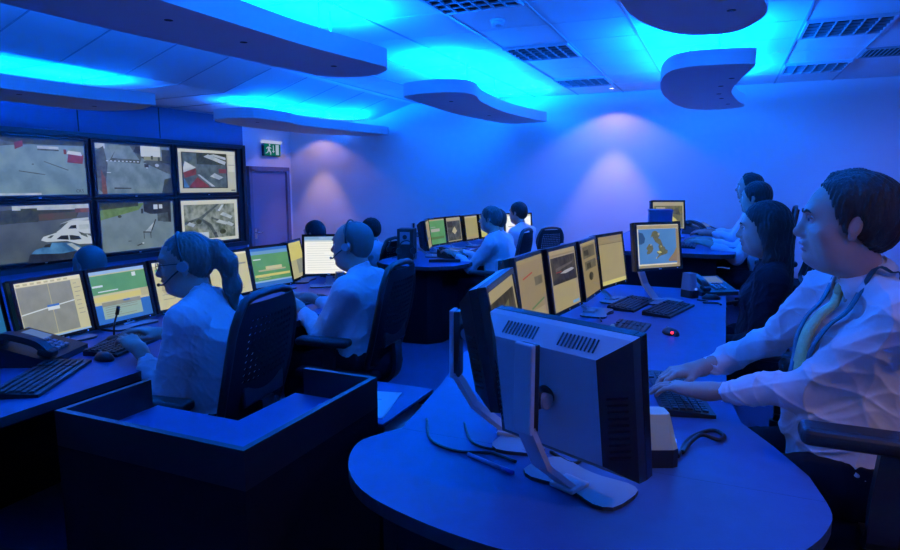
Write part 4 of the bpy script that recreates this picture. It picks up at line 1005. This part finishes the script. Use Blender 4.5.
def wr_fold(seed,amp):
    rs=np.random.RandomState(seed); ks=rs.normal(size=(6,3))*np.array([20,20,17]); ph=rs.uniform(0,6.28,6); k2=rs.normal(size=(4,3))*26
    def f(P):
        w=P+.022*np.sin(P[:,[1,2,0]]*17+seed)+.010*np.sin(P[:,[2,0,1]]*39+2*seed)
        d=0
        for k,p in zip(ks,ph): d=d+(1-np.abs(np.sin(w@k+p)))**4
        for k in k2: d=d+.35*np.sin(w@k+seed)
        return -amp*(d-1.1)
    return f
def person(name_label,pos,yaw,seat=.48,lean=.12,twist=0.,head_yaw=0.,head_pitch=0.,girth=1.,scale=1.,hands=None,male=True,full=.3,hair='short',hairmat=None,skin=None,top=None,res=.006,
           curlL=(.35,.35,.4,.45),curlR=(.35,.35,.4,.45),extras=(),neck_fwd=.03,torso=.52,legs=True,trous=None,elbow_out=.35,head_scale=1.,seed=1,headset=None,hair_t=.012,shoulder=.185,foot_x=.42,wr=None,hand_dir=None,arm_scale=1.,neck_len=.165):
    hairmat=hairmat or HAIRD; skin=skin or SKIN; top=top or SHIRT; trous=trous or TROUS
    root=None
    H=np.array((0,0,seat+.085)); ax=np.array((math.sin(lean),0,math.cos(lean)))
    def sp(t,x=0,y=0):
        tw=twist*min(1,t/torso*1.1); fx=np.array((math.cos(lean)*math.cos(tw),math.sin(tw),-math.sin(lean))); fy=np.array((-math.sin(tw),math.cos(tw),0))
        return H+ax*t+fx*x+fy*y
    N=sp(torso,.0)                                   # neck base
    hd=N+np.array((neck_fwd+.02,0,neck_len*scale)); 
    Rh=np.array(Matrix.Rotation(twist+head_yaw,3,'Z')@Matrix.Rotation(-head_pitch,3,'Y'))
    rt0=_rot((math.cos(lean),0,-math.sin(lean)),ax)
    body=Sdf(); cloth=Sdf()
    g=girth
    def both(kind,*a,grow=.010):
        if kind=='e': body.ell(a[0],np.array(a[1])*.92,a[2],rt0); cloth.ell(a[0],np.array(a[1])+grow-.006,a[2],rt0)
        else: body.cap(a[0],a[1],a[2]*.88,a[3]*.88,a[4]); cloth.cap(a[0],a[1],a[2]+grow-.004,a[3]+grow-.004,a[4])
    both('e',H+np.array((.02,0,.0)),(.125*g,.165*g,.11),.05)
    both('e',sp(.15,.035*g),(.118*g+.03*(g-1),.150*g,.14),.07)
    both('e',sp(.33,.012),(.112*(.5+.5*g),.160*(.4+.6*g),.17),.07)
    if not male: both('e',sp(.34,.085,.07),(.05,.06,.06),.05); both('e',sp(.34,.085,-.07),(.05,.06,.06),.05)
    for s in (-1,1): both('c',sp(torso-.015,-.01,s*.05),sp(torso-.065,0,s*(shoulder-.015)),.050,.058,.05)
    tor=Sdf(); tor.p=list(cloth.p)
    # arms
    E={}; W={}; HT={}; eo=elbow_out if isinstance(elbow_out,tuple) else (elbow_out,elbow_out)
    for s in (-1,1):
        S_=sp(torso-.075,.005,s*shoulder)
        tgt=np.array(hands[0 if s>0 else 1]) if hands else S_+np.array((.35,-s*.03,-.28))
        e,w=ik(S_,tgt,.295*arm_scale,.255*arm_scale,(-.35,s*eo[0 if s>0 else 1],-1.))
        E[s]=e; W[s]=w
        body.cap(S_,e,.046,.038,.03); body.cap(e,w,.037,.026,.02)
        cloth.cap(S_,e,.062+.006*g,.054,.05); cloth.cap(e,e+(w-e)*.55,.053,.047,.03); 
        fd=(w-e)/np.linalg.norm(w-e); c0=e+(w-e)*.52
        cloth.cap(c0,w-fd*.050,.047,.033,.02)
        # hand frame: follow the forearm, flattened towards level
        hx=fd.copy(); hx[2]*=.35
        if hand_dir is not None: hx=np.array(hand_dir[0 if s>0 else 1],float)
        M=_rot(hx,(0,0,1))
        hs=hand_sdf(s,curlL if s>0 else curlR).xf(M,w+hx/np.linalg.norm(hx)*.02)
        body.p+=hs.p; HT[s]=(M,w+hx/np.linalg.norm(hx)*.02)
    # neck, head
    nb=Rh@np.array((-.030,0,-.07))*head_scale+hd
    body.cap(N+np.array((-.012,0,-.03)),nb,.060 if male else .050,.054 if male else .045,.03)
    body.p+=head_sdf(full,male).sc(head_scale).xf(Rh,hd).p
    # collar of the shirt
    cn=nb-N; cn/=np.linalg.norm(cn)
    leg=Sdf(); shoe=Sdf()
    leg.ell(H+np.array((.02,0,-.01)),np.array((.125*g,.165*g,.105))+.001,.05,rt0)
    for s in (-1,1):
        h0=H+np.array((.03,s*.085,-.02)); k0=np.array((.43,s*.13,seat+.05)); an=np.array((foot_x,s*.13,.10))
        leg.cap(H+np.array((0,s*.05,0)),h0,.11*g,.095*g,.05); leg.cap(h0,k0,.090*g,.066,.04); leg.cap(k0,an,.064,.05,.03)
        if legs:
            body.cap(h0,k0,.07,.05,.03); body.cap(k0,an+np.array((0,0,-.02)),.048,.034,.02)
            shoe.cap(an+np.array((-.04,0,-.062)),an+np.array((.16,s*.02,-.066)),.034,.032,.02); shoe.cap(an+np.array((-.02,0,-.03)),an+np.array((-.02,0,.0)),.042,.040,.02)
    shoe_cut=shoe.half((0,0,.002),(0,0,-1),.004)
    body.ell(H,(.10,.14,.09),.05)
    def lips(c):
        v=((c-hd)/head_scale)@Rh
        return ((v[:,0]>.088)&(np.abs(v[:,1])<.021)&(v[:,2]>-.077)&(v[:,2]<-.049)).astype(int)
    root=smesh('person',body,res,None,None,None,lips,[skin,LIP])
    root.location=pos; root.rotation_euler=(0,0,yaw)
    tag(root,name_label,'person')
    cloth.half((0,0,seat+.035),(0,0,-1),.006)
    # neckline
    cloth.cap(N+np.array((-.012,0,-.03)),N+cn*.035,.066 if male else .056,.0635 if male else .053,.012)
    cloth.half(N+cn*.042,cn*np.array((1,1,1))+np.array((.25,0,0)),.003)
    cloth.cap(N+cn*.02,N+cn*.12,.054 if male else .046,.054,.003,-1)
    for s in (-1,1):
        fd=(W[s]-E[s])/np.linalg.norm(W[s]-E[s]); cloth.cap(W[s]-fd*.035,W[s]+fd*.05,.031,.031,.004,-1)
    sh=smesh('jacket' if top is SUIT else 'shirt',cloth,res*.9,top,root,wr_fold(seed,neck_len*.017 if wr is None else wr))
    leg.half(np.array((0,0,.07)),(0,0,-1),.004)
    smesh('trousers',leg,max(res,.006),trous,root,wr_fold(seed+3,.003))
    if legs: smesh('shoes',shoe_cut,max(res,.006),SHOE,root)
    hr=hair_sdf(hair,hair_t).sc(head_scale).xf(Rh,hd)
    rs=np.random.RandomState(seed)
    def hd_(P):
        v=((P-hd)/head_scale)@Rh
        a=np.arctan2(v[:,1],-v[:,0]+.02)
        return (.0016 if hair!='shaved' else .0002)*(np.sin(a*37+v[:,2]*60+np.sin(v[:,2]*90))+np.sin(a*71+3+v[:,0]*120)*.6)
    smesh('hair',hr,min(res,.0045),STUB if hair=='shaved' else hairmat,root,hd_)
    def hp(x,y,z): return tuple(hd+Rh@(np.array((x,y,z))*head_scale))
    hs_=head_sdf(full,male)
    for s in (-1,1):
        b=MB(); b.sph(hp(.0795,s*.0315,.012),.0125*head_scale,EYEW,14,10); b.sph(hp(.0875,s*.0318,.012),.0068*head_scale,IRIS,10,8); b.build('eye',None,root)
        def face(y,z,off):
            x=.16
            for _ in range(50):
                e=float(hs_.ev(np.array([[x,y,z]],np.float32))[0])
                if e<.0004: break
                x-=e*.8
            return hp(x+off,y,z)
        MB().tube([face(s*yy,zz,.0010) for yy,zz in ((.012,.030),(.020,.0335),(.030,.0365),(.040,.0355),(.048,.0300))],[.0022,.0040,.0042,.0034,.0014],hairmat if hair!='shaved' else HAIRB,n=6).build('eyebrow',None,root)
        MB().tube([hp(.0905,s*.020,.0140),hp(.0925,s*.027,.0195),hp(.0915,s*.036,.0195),hp(.0855,s*.044,.0140)],.0030,skin,n=6).build('eyelid',None,root)
    hs=None
    if headset:
        hs=empty('headset',pos,yaw,headset,'headset')
        arc=[hp(-.005+.012*math.sin(a),.0 +(.090*math.cos(a)),.020+.118*math.sin(a)) for a in [PI*k/20 for k in range(21)]]
        MB().tube(arc,.0055,BLK,n=8).build('headband',None,hs)
        for s in (-1,1):
            MB().cyl(hp(-.004,s*.083,.002),hp(-.004,s*.103,.002),.021,mat=GREYP if s>0 else BLK,n=18).build('ear_cup',None,hs)
        b=MB(); b.tube(smooth_path([hp(.0,.099,-.004),hp(.04,.094,-.03),hp(.085,.06,-.062),hp(.112,.026,-.066)],5),.0035,BLK,n=6); mbm=b.build('microphone_boom',None,hs)
        MB().sph(hp(.114,.023,-.066),.0075,BLK,10,8).build('microphone_tip',None,mbm)
    return dict(root=root,hd=hd,Rh=Rh,hp=hp,N=N,sp=sp,E=E,W=W,H=H,cn=cn,HT=HT,tor=tor,shirt=sh,fwd=rt0[:,0])
def w2l(pos,yaw,p):
    c,s=math.cos(-yaw),math.sin(-yaw); x,y=p[0]-pos[0],p[1]-pos[1]
    return (c*x-s*y,s*x+c*y,p[2]-pos[2])
# ------------------------------------------------------------------ people (facing +X in their own frame)
from mathutils.bvhtree import BVHTree
def seated(lab,px,py,yaw,z=0.,wl=None,wr_=None,chairlab=None,cs=1.,cback=.02,cd=(0,0),cyaw=0,**kw):
    pos=(px,py,z); y=R(yaw)
    hands=None
    if wl is not None: hands=[w2l(pos,y,wl),w2l(pos,y,wr_)]
    elif 'lap' in kw: kw.pop('lap'); hands=[(.27,.07,kw.get('seat',.46)+.17),(.27,-.07,kw.get('seat',.46)+.17)]
    p=person(lab,pos,y,hands=hands,**kw)
    if chairlab: kw_=chair(px-cback*math.cos(y)+cd[0],py-cback*math.sin(y)+cd[1],y+R(cyaw),chairlab,z,cs)
    return p
def bvh(o): return BVHTree.FromPolygons([v.co for v in o.data.vertices],[list(f.vertices) for f in o.data.polygons])
def on(bv,o,d,off=.002):
    h=bv.ray_cast(Vector(o),Vector(d).normalized())
    return None if h[0] is None else h[0]-Vector(d).normalized()*off
def ribbon(name,pts,wid,mat,parent,th=.003,side=(0,1,0)):
    """flat strap through points; wid a list of widths, side the across direction"""
    b=MB(); P=[Vector(p) for p in pts]; rows=[]
    for k,p in enumerate(P):
        s_=Vector(side[k] if isinstance(side,list) else side).normalized()*wid[k]*.5
        d=(P[min(k+1,len(P)-1)]-P[max(k-1,0)]).normalized(); n=s_.cross(d).normalized()*th
        rows.append([b.bm.verts.new(q) for q in (p-s_-n,p-s_+n,p+n*1.5,p+s_+n,p+s_-n)])
    b.mi(mat)
    for A,B in zip(rows,rows[1:]):
        for q in range(5): f=b.bm.faces.new((A[q],A[(q+1)%5],B[(q+1)%5],B[q])); f.smooth=True
    b.bm.faces.new(rows[0]); b.bm.faces.new(rows[-1][::-1])
    return b.build(name,None,parent)
# the nearest man
nm=seated('man in white shirt, gold tie and lanyard typing in the right foreground',.385,2.12,197,wl=(-.015,2.10,.822),wr_=(-.045,2.36,.822),head_yaw=-.27,cyaw=-17,cd=(.02,0),arm_scale=1.1,
  chairlab='black office chair with a padded armrest under the man in the gold tie',cs=1.13,cback=.05,
  seat=.555,lean=.0,girth=1.18,full=1.,hair='receding',hairmat=HAIRB,res=.0035,torso=.562,head_scale=1.06,seed=4,neck_fwd=.045,shoulder=.212,curlL=(.30,.28,.30,.34),curlR=(.42,.45,.5,.55),elbow_out=(.12,1.5),hair_t=.013,wr=.0048)
bv=bvh(nm['shirt']); sp=nm['sp']; f=Vector(nm['fwd'])
def fr(t,y,off=.002):
    p=np.array(sp(t,.5,y)); d=np.array(sp(t,.0,y))-p; d/=np.linalg.norm(d)
    for _ in range(60):
        e=float(nm['tor'].ev(p[None,:].astype(np.float32))[0])
        if e<.001: break
        p=p+d*min(e,.05)
    return Vector(p-d*(off+.005))
TT=.562
ts=[TT-.035+.0-(.035*k) for k in range(10)]
pts=[fr(t,0,.010) for t in ts]
pts[0]=Vector(pts[0])+Vector((.006,0,.012))
tie=ribbon('tie',pts,[.036,.042]+[.052+.005*k for k in range(8)],TIE,nm['root'],.004,(0,-1,0))
MB().sph(tuple(Vector(pts[0])+Vector((.002,0,-.004))),.019,TIE,14,10,(.7,1,1.05)).build('tie_knot',None,tie)
cb=MB(); N_=np.array(nm['N']); cn=nm['cn']
ux=np.array((1,0,0))-cn*cn[0]; ux/=np.linalg.norm(ux); uy=np.cross(cn,ux)
for s in (-1,1):
    rows=[]
    for k in range(9):
        a=R(14+ (180-14)*k/8)
        top=N_+cn*(.046-.016*math.cos(a)*.6)+(ux*math.cos(a)+uy*s*math.sin(a))*.0685
        drop=.034+.022*max(0,math.cos(a))**1.2
        bot=N_+cn*(.046-drop-.016*math.cos(a)*.6)+(ux*math.cos(a+ .30*max(0,math.cos(a)))+uy*s*math.sin(a+.30*max(0,math.cos(a))))*(.0685+.020)
        rows.append((top,(top+bot)/2+(ux*math.cos(a)+uy*s*math.sin(a))*.004,bot))
    V=[[cb.bm.verts.new(p) for p in r] for r in rows]; cb.mi(SHIRT)
    for A,B in zip(V,V[1:]):
        for q in range(2): ff=cb.bm.faces.new((A[q],A[q+1],B[q+1],B[q])); ff.smooth=True
cb.build('collar',None,nm['root']).modifiers.new('thick','SOLIDIFY').thickness=.004
for s in (-1,1):
    q=[N_+cn*.030+(ux*math.cos(a)+uy*s*math.sin(a))*.098 for a in (R(172),R(140),R(110))]
    q=[on(bv,Vector(p)+Vector((0,0,.15)),(0,0,-1),.016) or Vector(p) for p in q]
    q+= [on(bv,Vector(sp(TT+.15,.02,s*.088)),(0,0,-1),.014)]
    for t,y in ((TT-.07,.078),(TT-.12,.068),(TT-.18,.056),(TT-.24,.042),(TT-.30,.028),(TT-.355,.014)): q.append(fr(t,s*y,.016))
    q=smooth_path([p for p in q if p is not None],4)
    sd=[]
    for k,p in enumerate(q):
        t=k/(len(q)-1); sd.append((0,0,1) if False else (Vector((-.9,s*.5,0)) if t<.35 else Vector((.0,1,0))))
    ribbon('lanyard',q,[.029]*len(q),LANY,nm['root'],.0015,[Vector((f.x*max(0,1-3*k/len(q)),1,.2)) for k in range(len(q))])
M_,T_=nm['HT'][1]
ca=[M_@(np.array((.100,.010-.006,.002))+np.array((.0,.0115*math.cos(a),.0115*math.sin(a))))+T_ for a in [2*PI*k/16 for k in range(16)]]
MB().tube(ca,.0018,GOLD,n=6,closed=True).build('ring',None,nm['root'])
pk=[[fr(t,y,.0035) for y in (.055,.085,.115)] for t in (TT-.15,TT-.16,TT-.26)]
if all(p is not None for r in pk for p in r):
    b=MB(); b.tube(pk[0],.0022,SHIRT,n=6); b.tube([pk[0][0],pk[1][0],pk[2][0],pk[2][1],pk[2][2],pk[1][2],pk[0][2]],.0014,SHIRT,n=6); b.build('breast_pocket',None,nm['root'])
# ponytailed woman
w=seated('woman in pale shirt with ponytail and glasses at the left desk',-1.84,1.99,192,cd=(-.11,-.08),cyaw=-3,wl=(-2.19,1.80,.80),wr_=(-2.30,2.04,.80),
  chairlab='black mesh backed chair of the ponytailed woman, holes showing in its back',
  seat=.43,lean=.30,girth=1.22,full=.6,male=False,hair='ponytail',hairmat=HAIRF,res=.005,torso=.515,neck_len=.138,head_yaw=.42,head_pitch=-.12,seed=8,shoulder=.165,headset='headset with a silver ear cup worn by the ponytailed woman',neck_fwd=.05)
hp=w['hp']; b=MB()
for s in (-1,1):
    b.tube([hp(.104,s*(.033+.021*math.cos(a)),.010+.017*math.sin(a)) for a in [2*PI*k/16 for k in range(16)]],.0018,BLK,n=6,closed=True)
    b.tube([hp(.104,s*.054,.015),hp(.05,s*.078,.016),hp(-.005,s*.083,.014)],.0018,BLK,n=6)
b.tube([hp(.104,-.012,.014),hp(.110,0,.017),hp(.104,.012,.014)],.0016,BLK,n=6); b.build('glasses',None,w['root'])
# shaven headed man
seated('shaven headed man in white shirt before the bright white screen',-1.775,2.97,186,cd=(-.12,-.03),shoulder=.198,wl=(-2.17,2.84,.80),wr_=(-2.27,3.08,.80),
  chairlab='black office chair of the shaven headed man in the middle of the room',
  seat=.42,lean=.12,girth=1.2,neck_len=.15,full=.5,hair='shaved',skin=SKINR,res=.005,torso=.488,head_yaw=.05,seed=12,headset='headset worn over the shaven head by the bright white screen',head_scale=1.04)
# pod desk
seated('grey haired man in white shirt in profile at the pod desk',-1.93,5.78,182,wl=(-2.42,5.66,.80),wr_=(-2.48,5.92,.80),chairlab='dark office chair between the two white shirted men at the pod desk',
  seat=.44,lean=.24,girth=1.1,hair='short',hairmat=HAIRG,res=.008,torso=.46,head_scale=.93,seed=15,cd=(-.06,-.12))
seated('man in white shirt seen from behind, farthest right at the pod desk',-2.07,7.22,165,wl=(-2.55,7.15,.80),wr_=(-2.55,7.40,.80),
  seat=.43,lean=.35,girth=1.1,hair='short',hairmat=HAIRD,res=.008,torso=.48,seed=17,head_scale=.98,skin=SKINR)
chair(-2.20,8.02,R(140),'empty looking office chair back standing right of the man seen from behind',0.,.87)
seated('person mostly hidden between the two men at the pod desk',-2.10,6.72,180,lap=1,seat=.42,lean=.5,hair='short',hairmat=HAIRB,res=.010,torso=.45,seed=19,legs=False)
# lower front row
seated('front row person with a cropped head just showing above the left desk monitors',-3.56,2.68,180,ZL,lap=1,chairlab='front row office chair hidden behind the green topped monitor',seat=.45,lean=.08,hair='shaved',res=.010,torso=.52,seed=21)
seated('front row person whose dark hair shows above the bright white screen',-3.77,5.36,180,ZL,cd=(0,-.10),lap=1,chairlab='front row office chair hidden behind the bright white screen',seat=.45,lean=.1,hair='short',res=.010,torso=.52,seed=22)
seated('front row man in white shirt with dark hair, chair back in view',-3.50,6.05,180,ZL,cd=(-.12,-.03),cs=1.08,wl=(-3.95,5.95,.56),wr_=(-4.0,6.2,.56),chairlab='front row office chair showing its back left of the pod desk',seat=.45,lean=.12,hair='short',res=.010,torso=.52,seed=23)
# right desk
seated('woman in dark suit with long dark hair at the right desk',.25,3.45,178,lap=1,chairlab='dark office chair behind the woman in the dark suit',cback=.06,cs=1.05,
  seat=.49,lean=.03,girth=1.0,male=False,hair='long',hairmat=HAIRD,top=SUIT,res=.005,torso=.52,seed=25,head_pitch=-.08,shoulder=.165,full=.1)
seated('man in white shirt with dark hair, back right, leaning on both forearms',.42,5.76,178,.2,wl=(-.10,5.62,.99),wr_=(-.12,5.95,.99),chairlab='office chair of the white shirted man leaning on his forearms',
  seat=.43,lean=.28,girth=1.08,hair='short',hairmat=HAIRD,res=.008,torso=.50,seed=27,head_yaw=-.3)
seated('ruddy faced man in profile farthest away at the back right',.33,6.92,178,.2,wl=(-.12,6.8,.99),wr_=(-.12,7.05,.99),chairlab='office chair of the ruddy faced man at the back right',
  seat=.47,lean=.12,girth=1.05,hair='receding',hairmat=HAIRD,skin=SKINR,res=.008,torso=.53,seed=29)

nch=[o for o in bpy.data.objects if o.parent is None and 'gold tie' in o.get('label','') and o.get('category')=='office chair'][0]
for c in nch.children:
    if c.name.split('.')[0]=='arm_post': c.location=(.03,0,.075)
# ------------------------------------------------------------------ world and camera
w=bpy.data.worlds.new('World'); SC.world=w; w.use_nodes=True
w.node_tree.nodes['Background'].inputs[0].default_value=(0,0,0,1)
c=bpy.data.cameras.new('Camera'); co=bpy.data.objects.new('Camera',c); COL.objects.link(co)
c.sensor_width=36.; c.lens=625./900.*36.; c.clip_start=.05; c.clip_end=60
co.location=(0,0,1.48); co.rotation_euler=(PI/2-0.144584,0,0.410654)
SC.camera=co
vs=SC.view_settings; SC.display_settings.display_device='sRGB'
vs.view_transform='Standard'; vs.look='None'; vs.exposure=0.; vs.gamma=1.; vs.use_curve_mapping=False
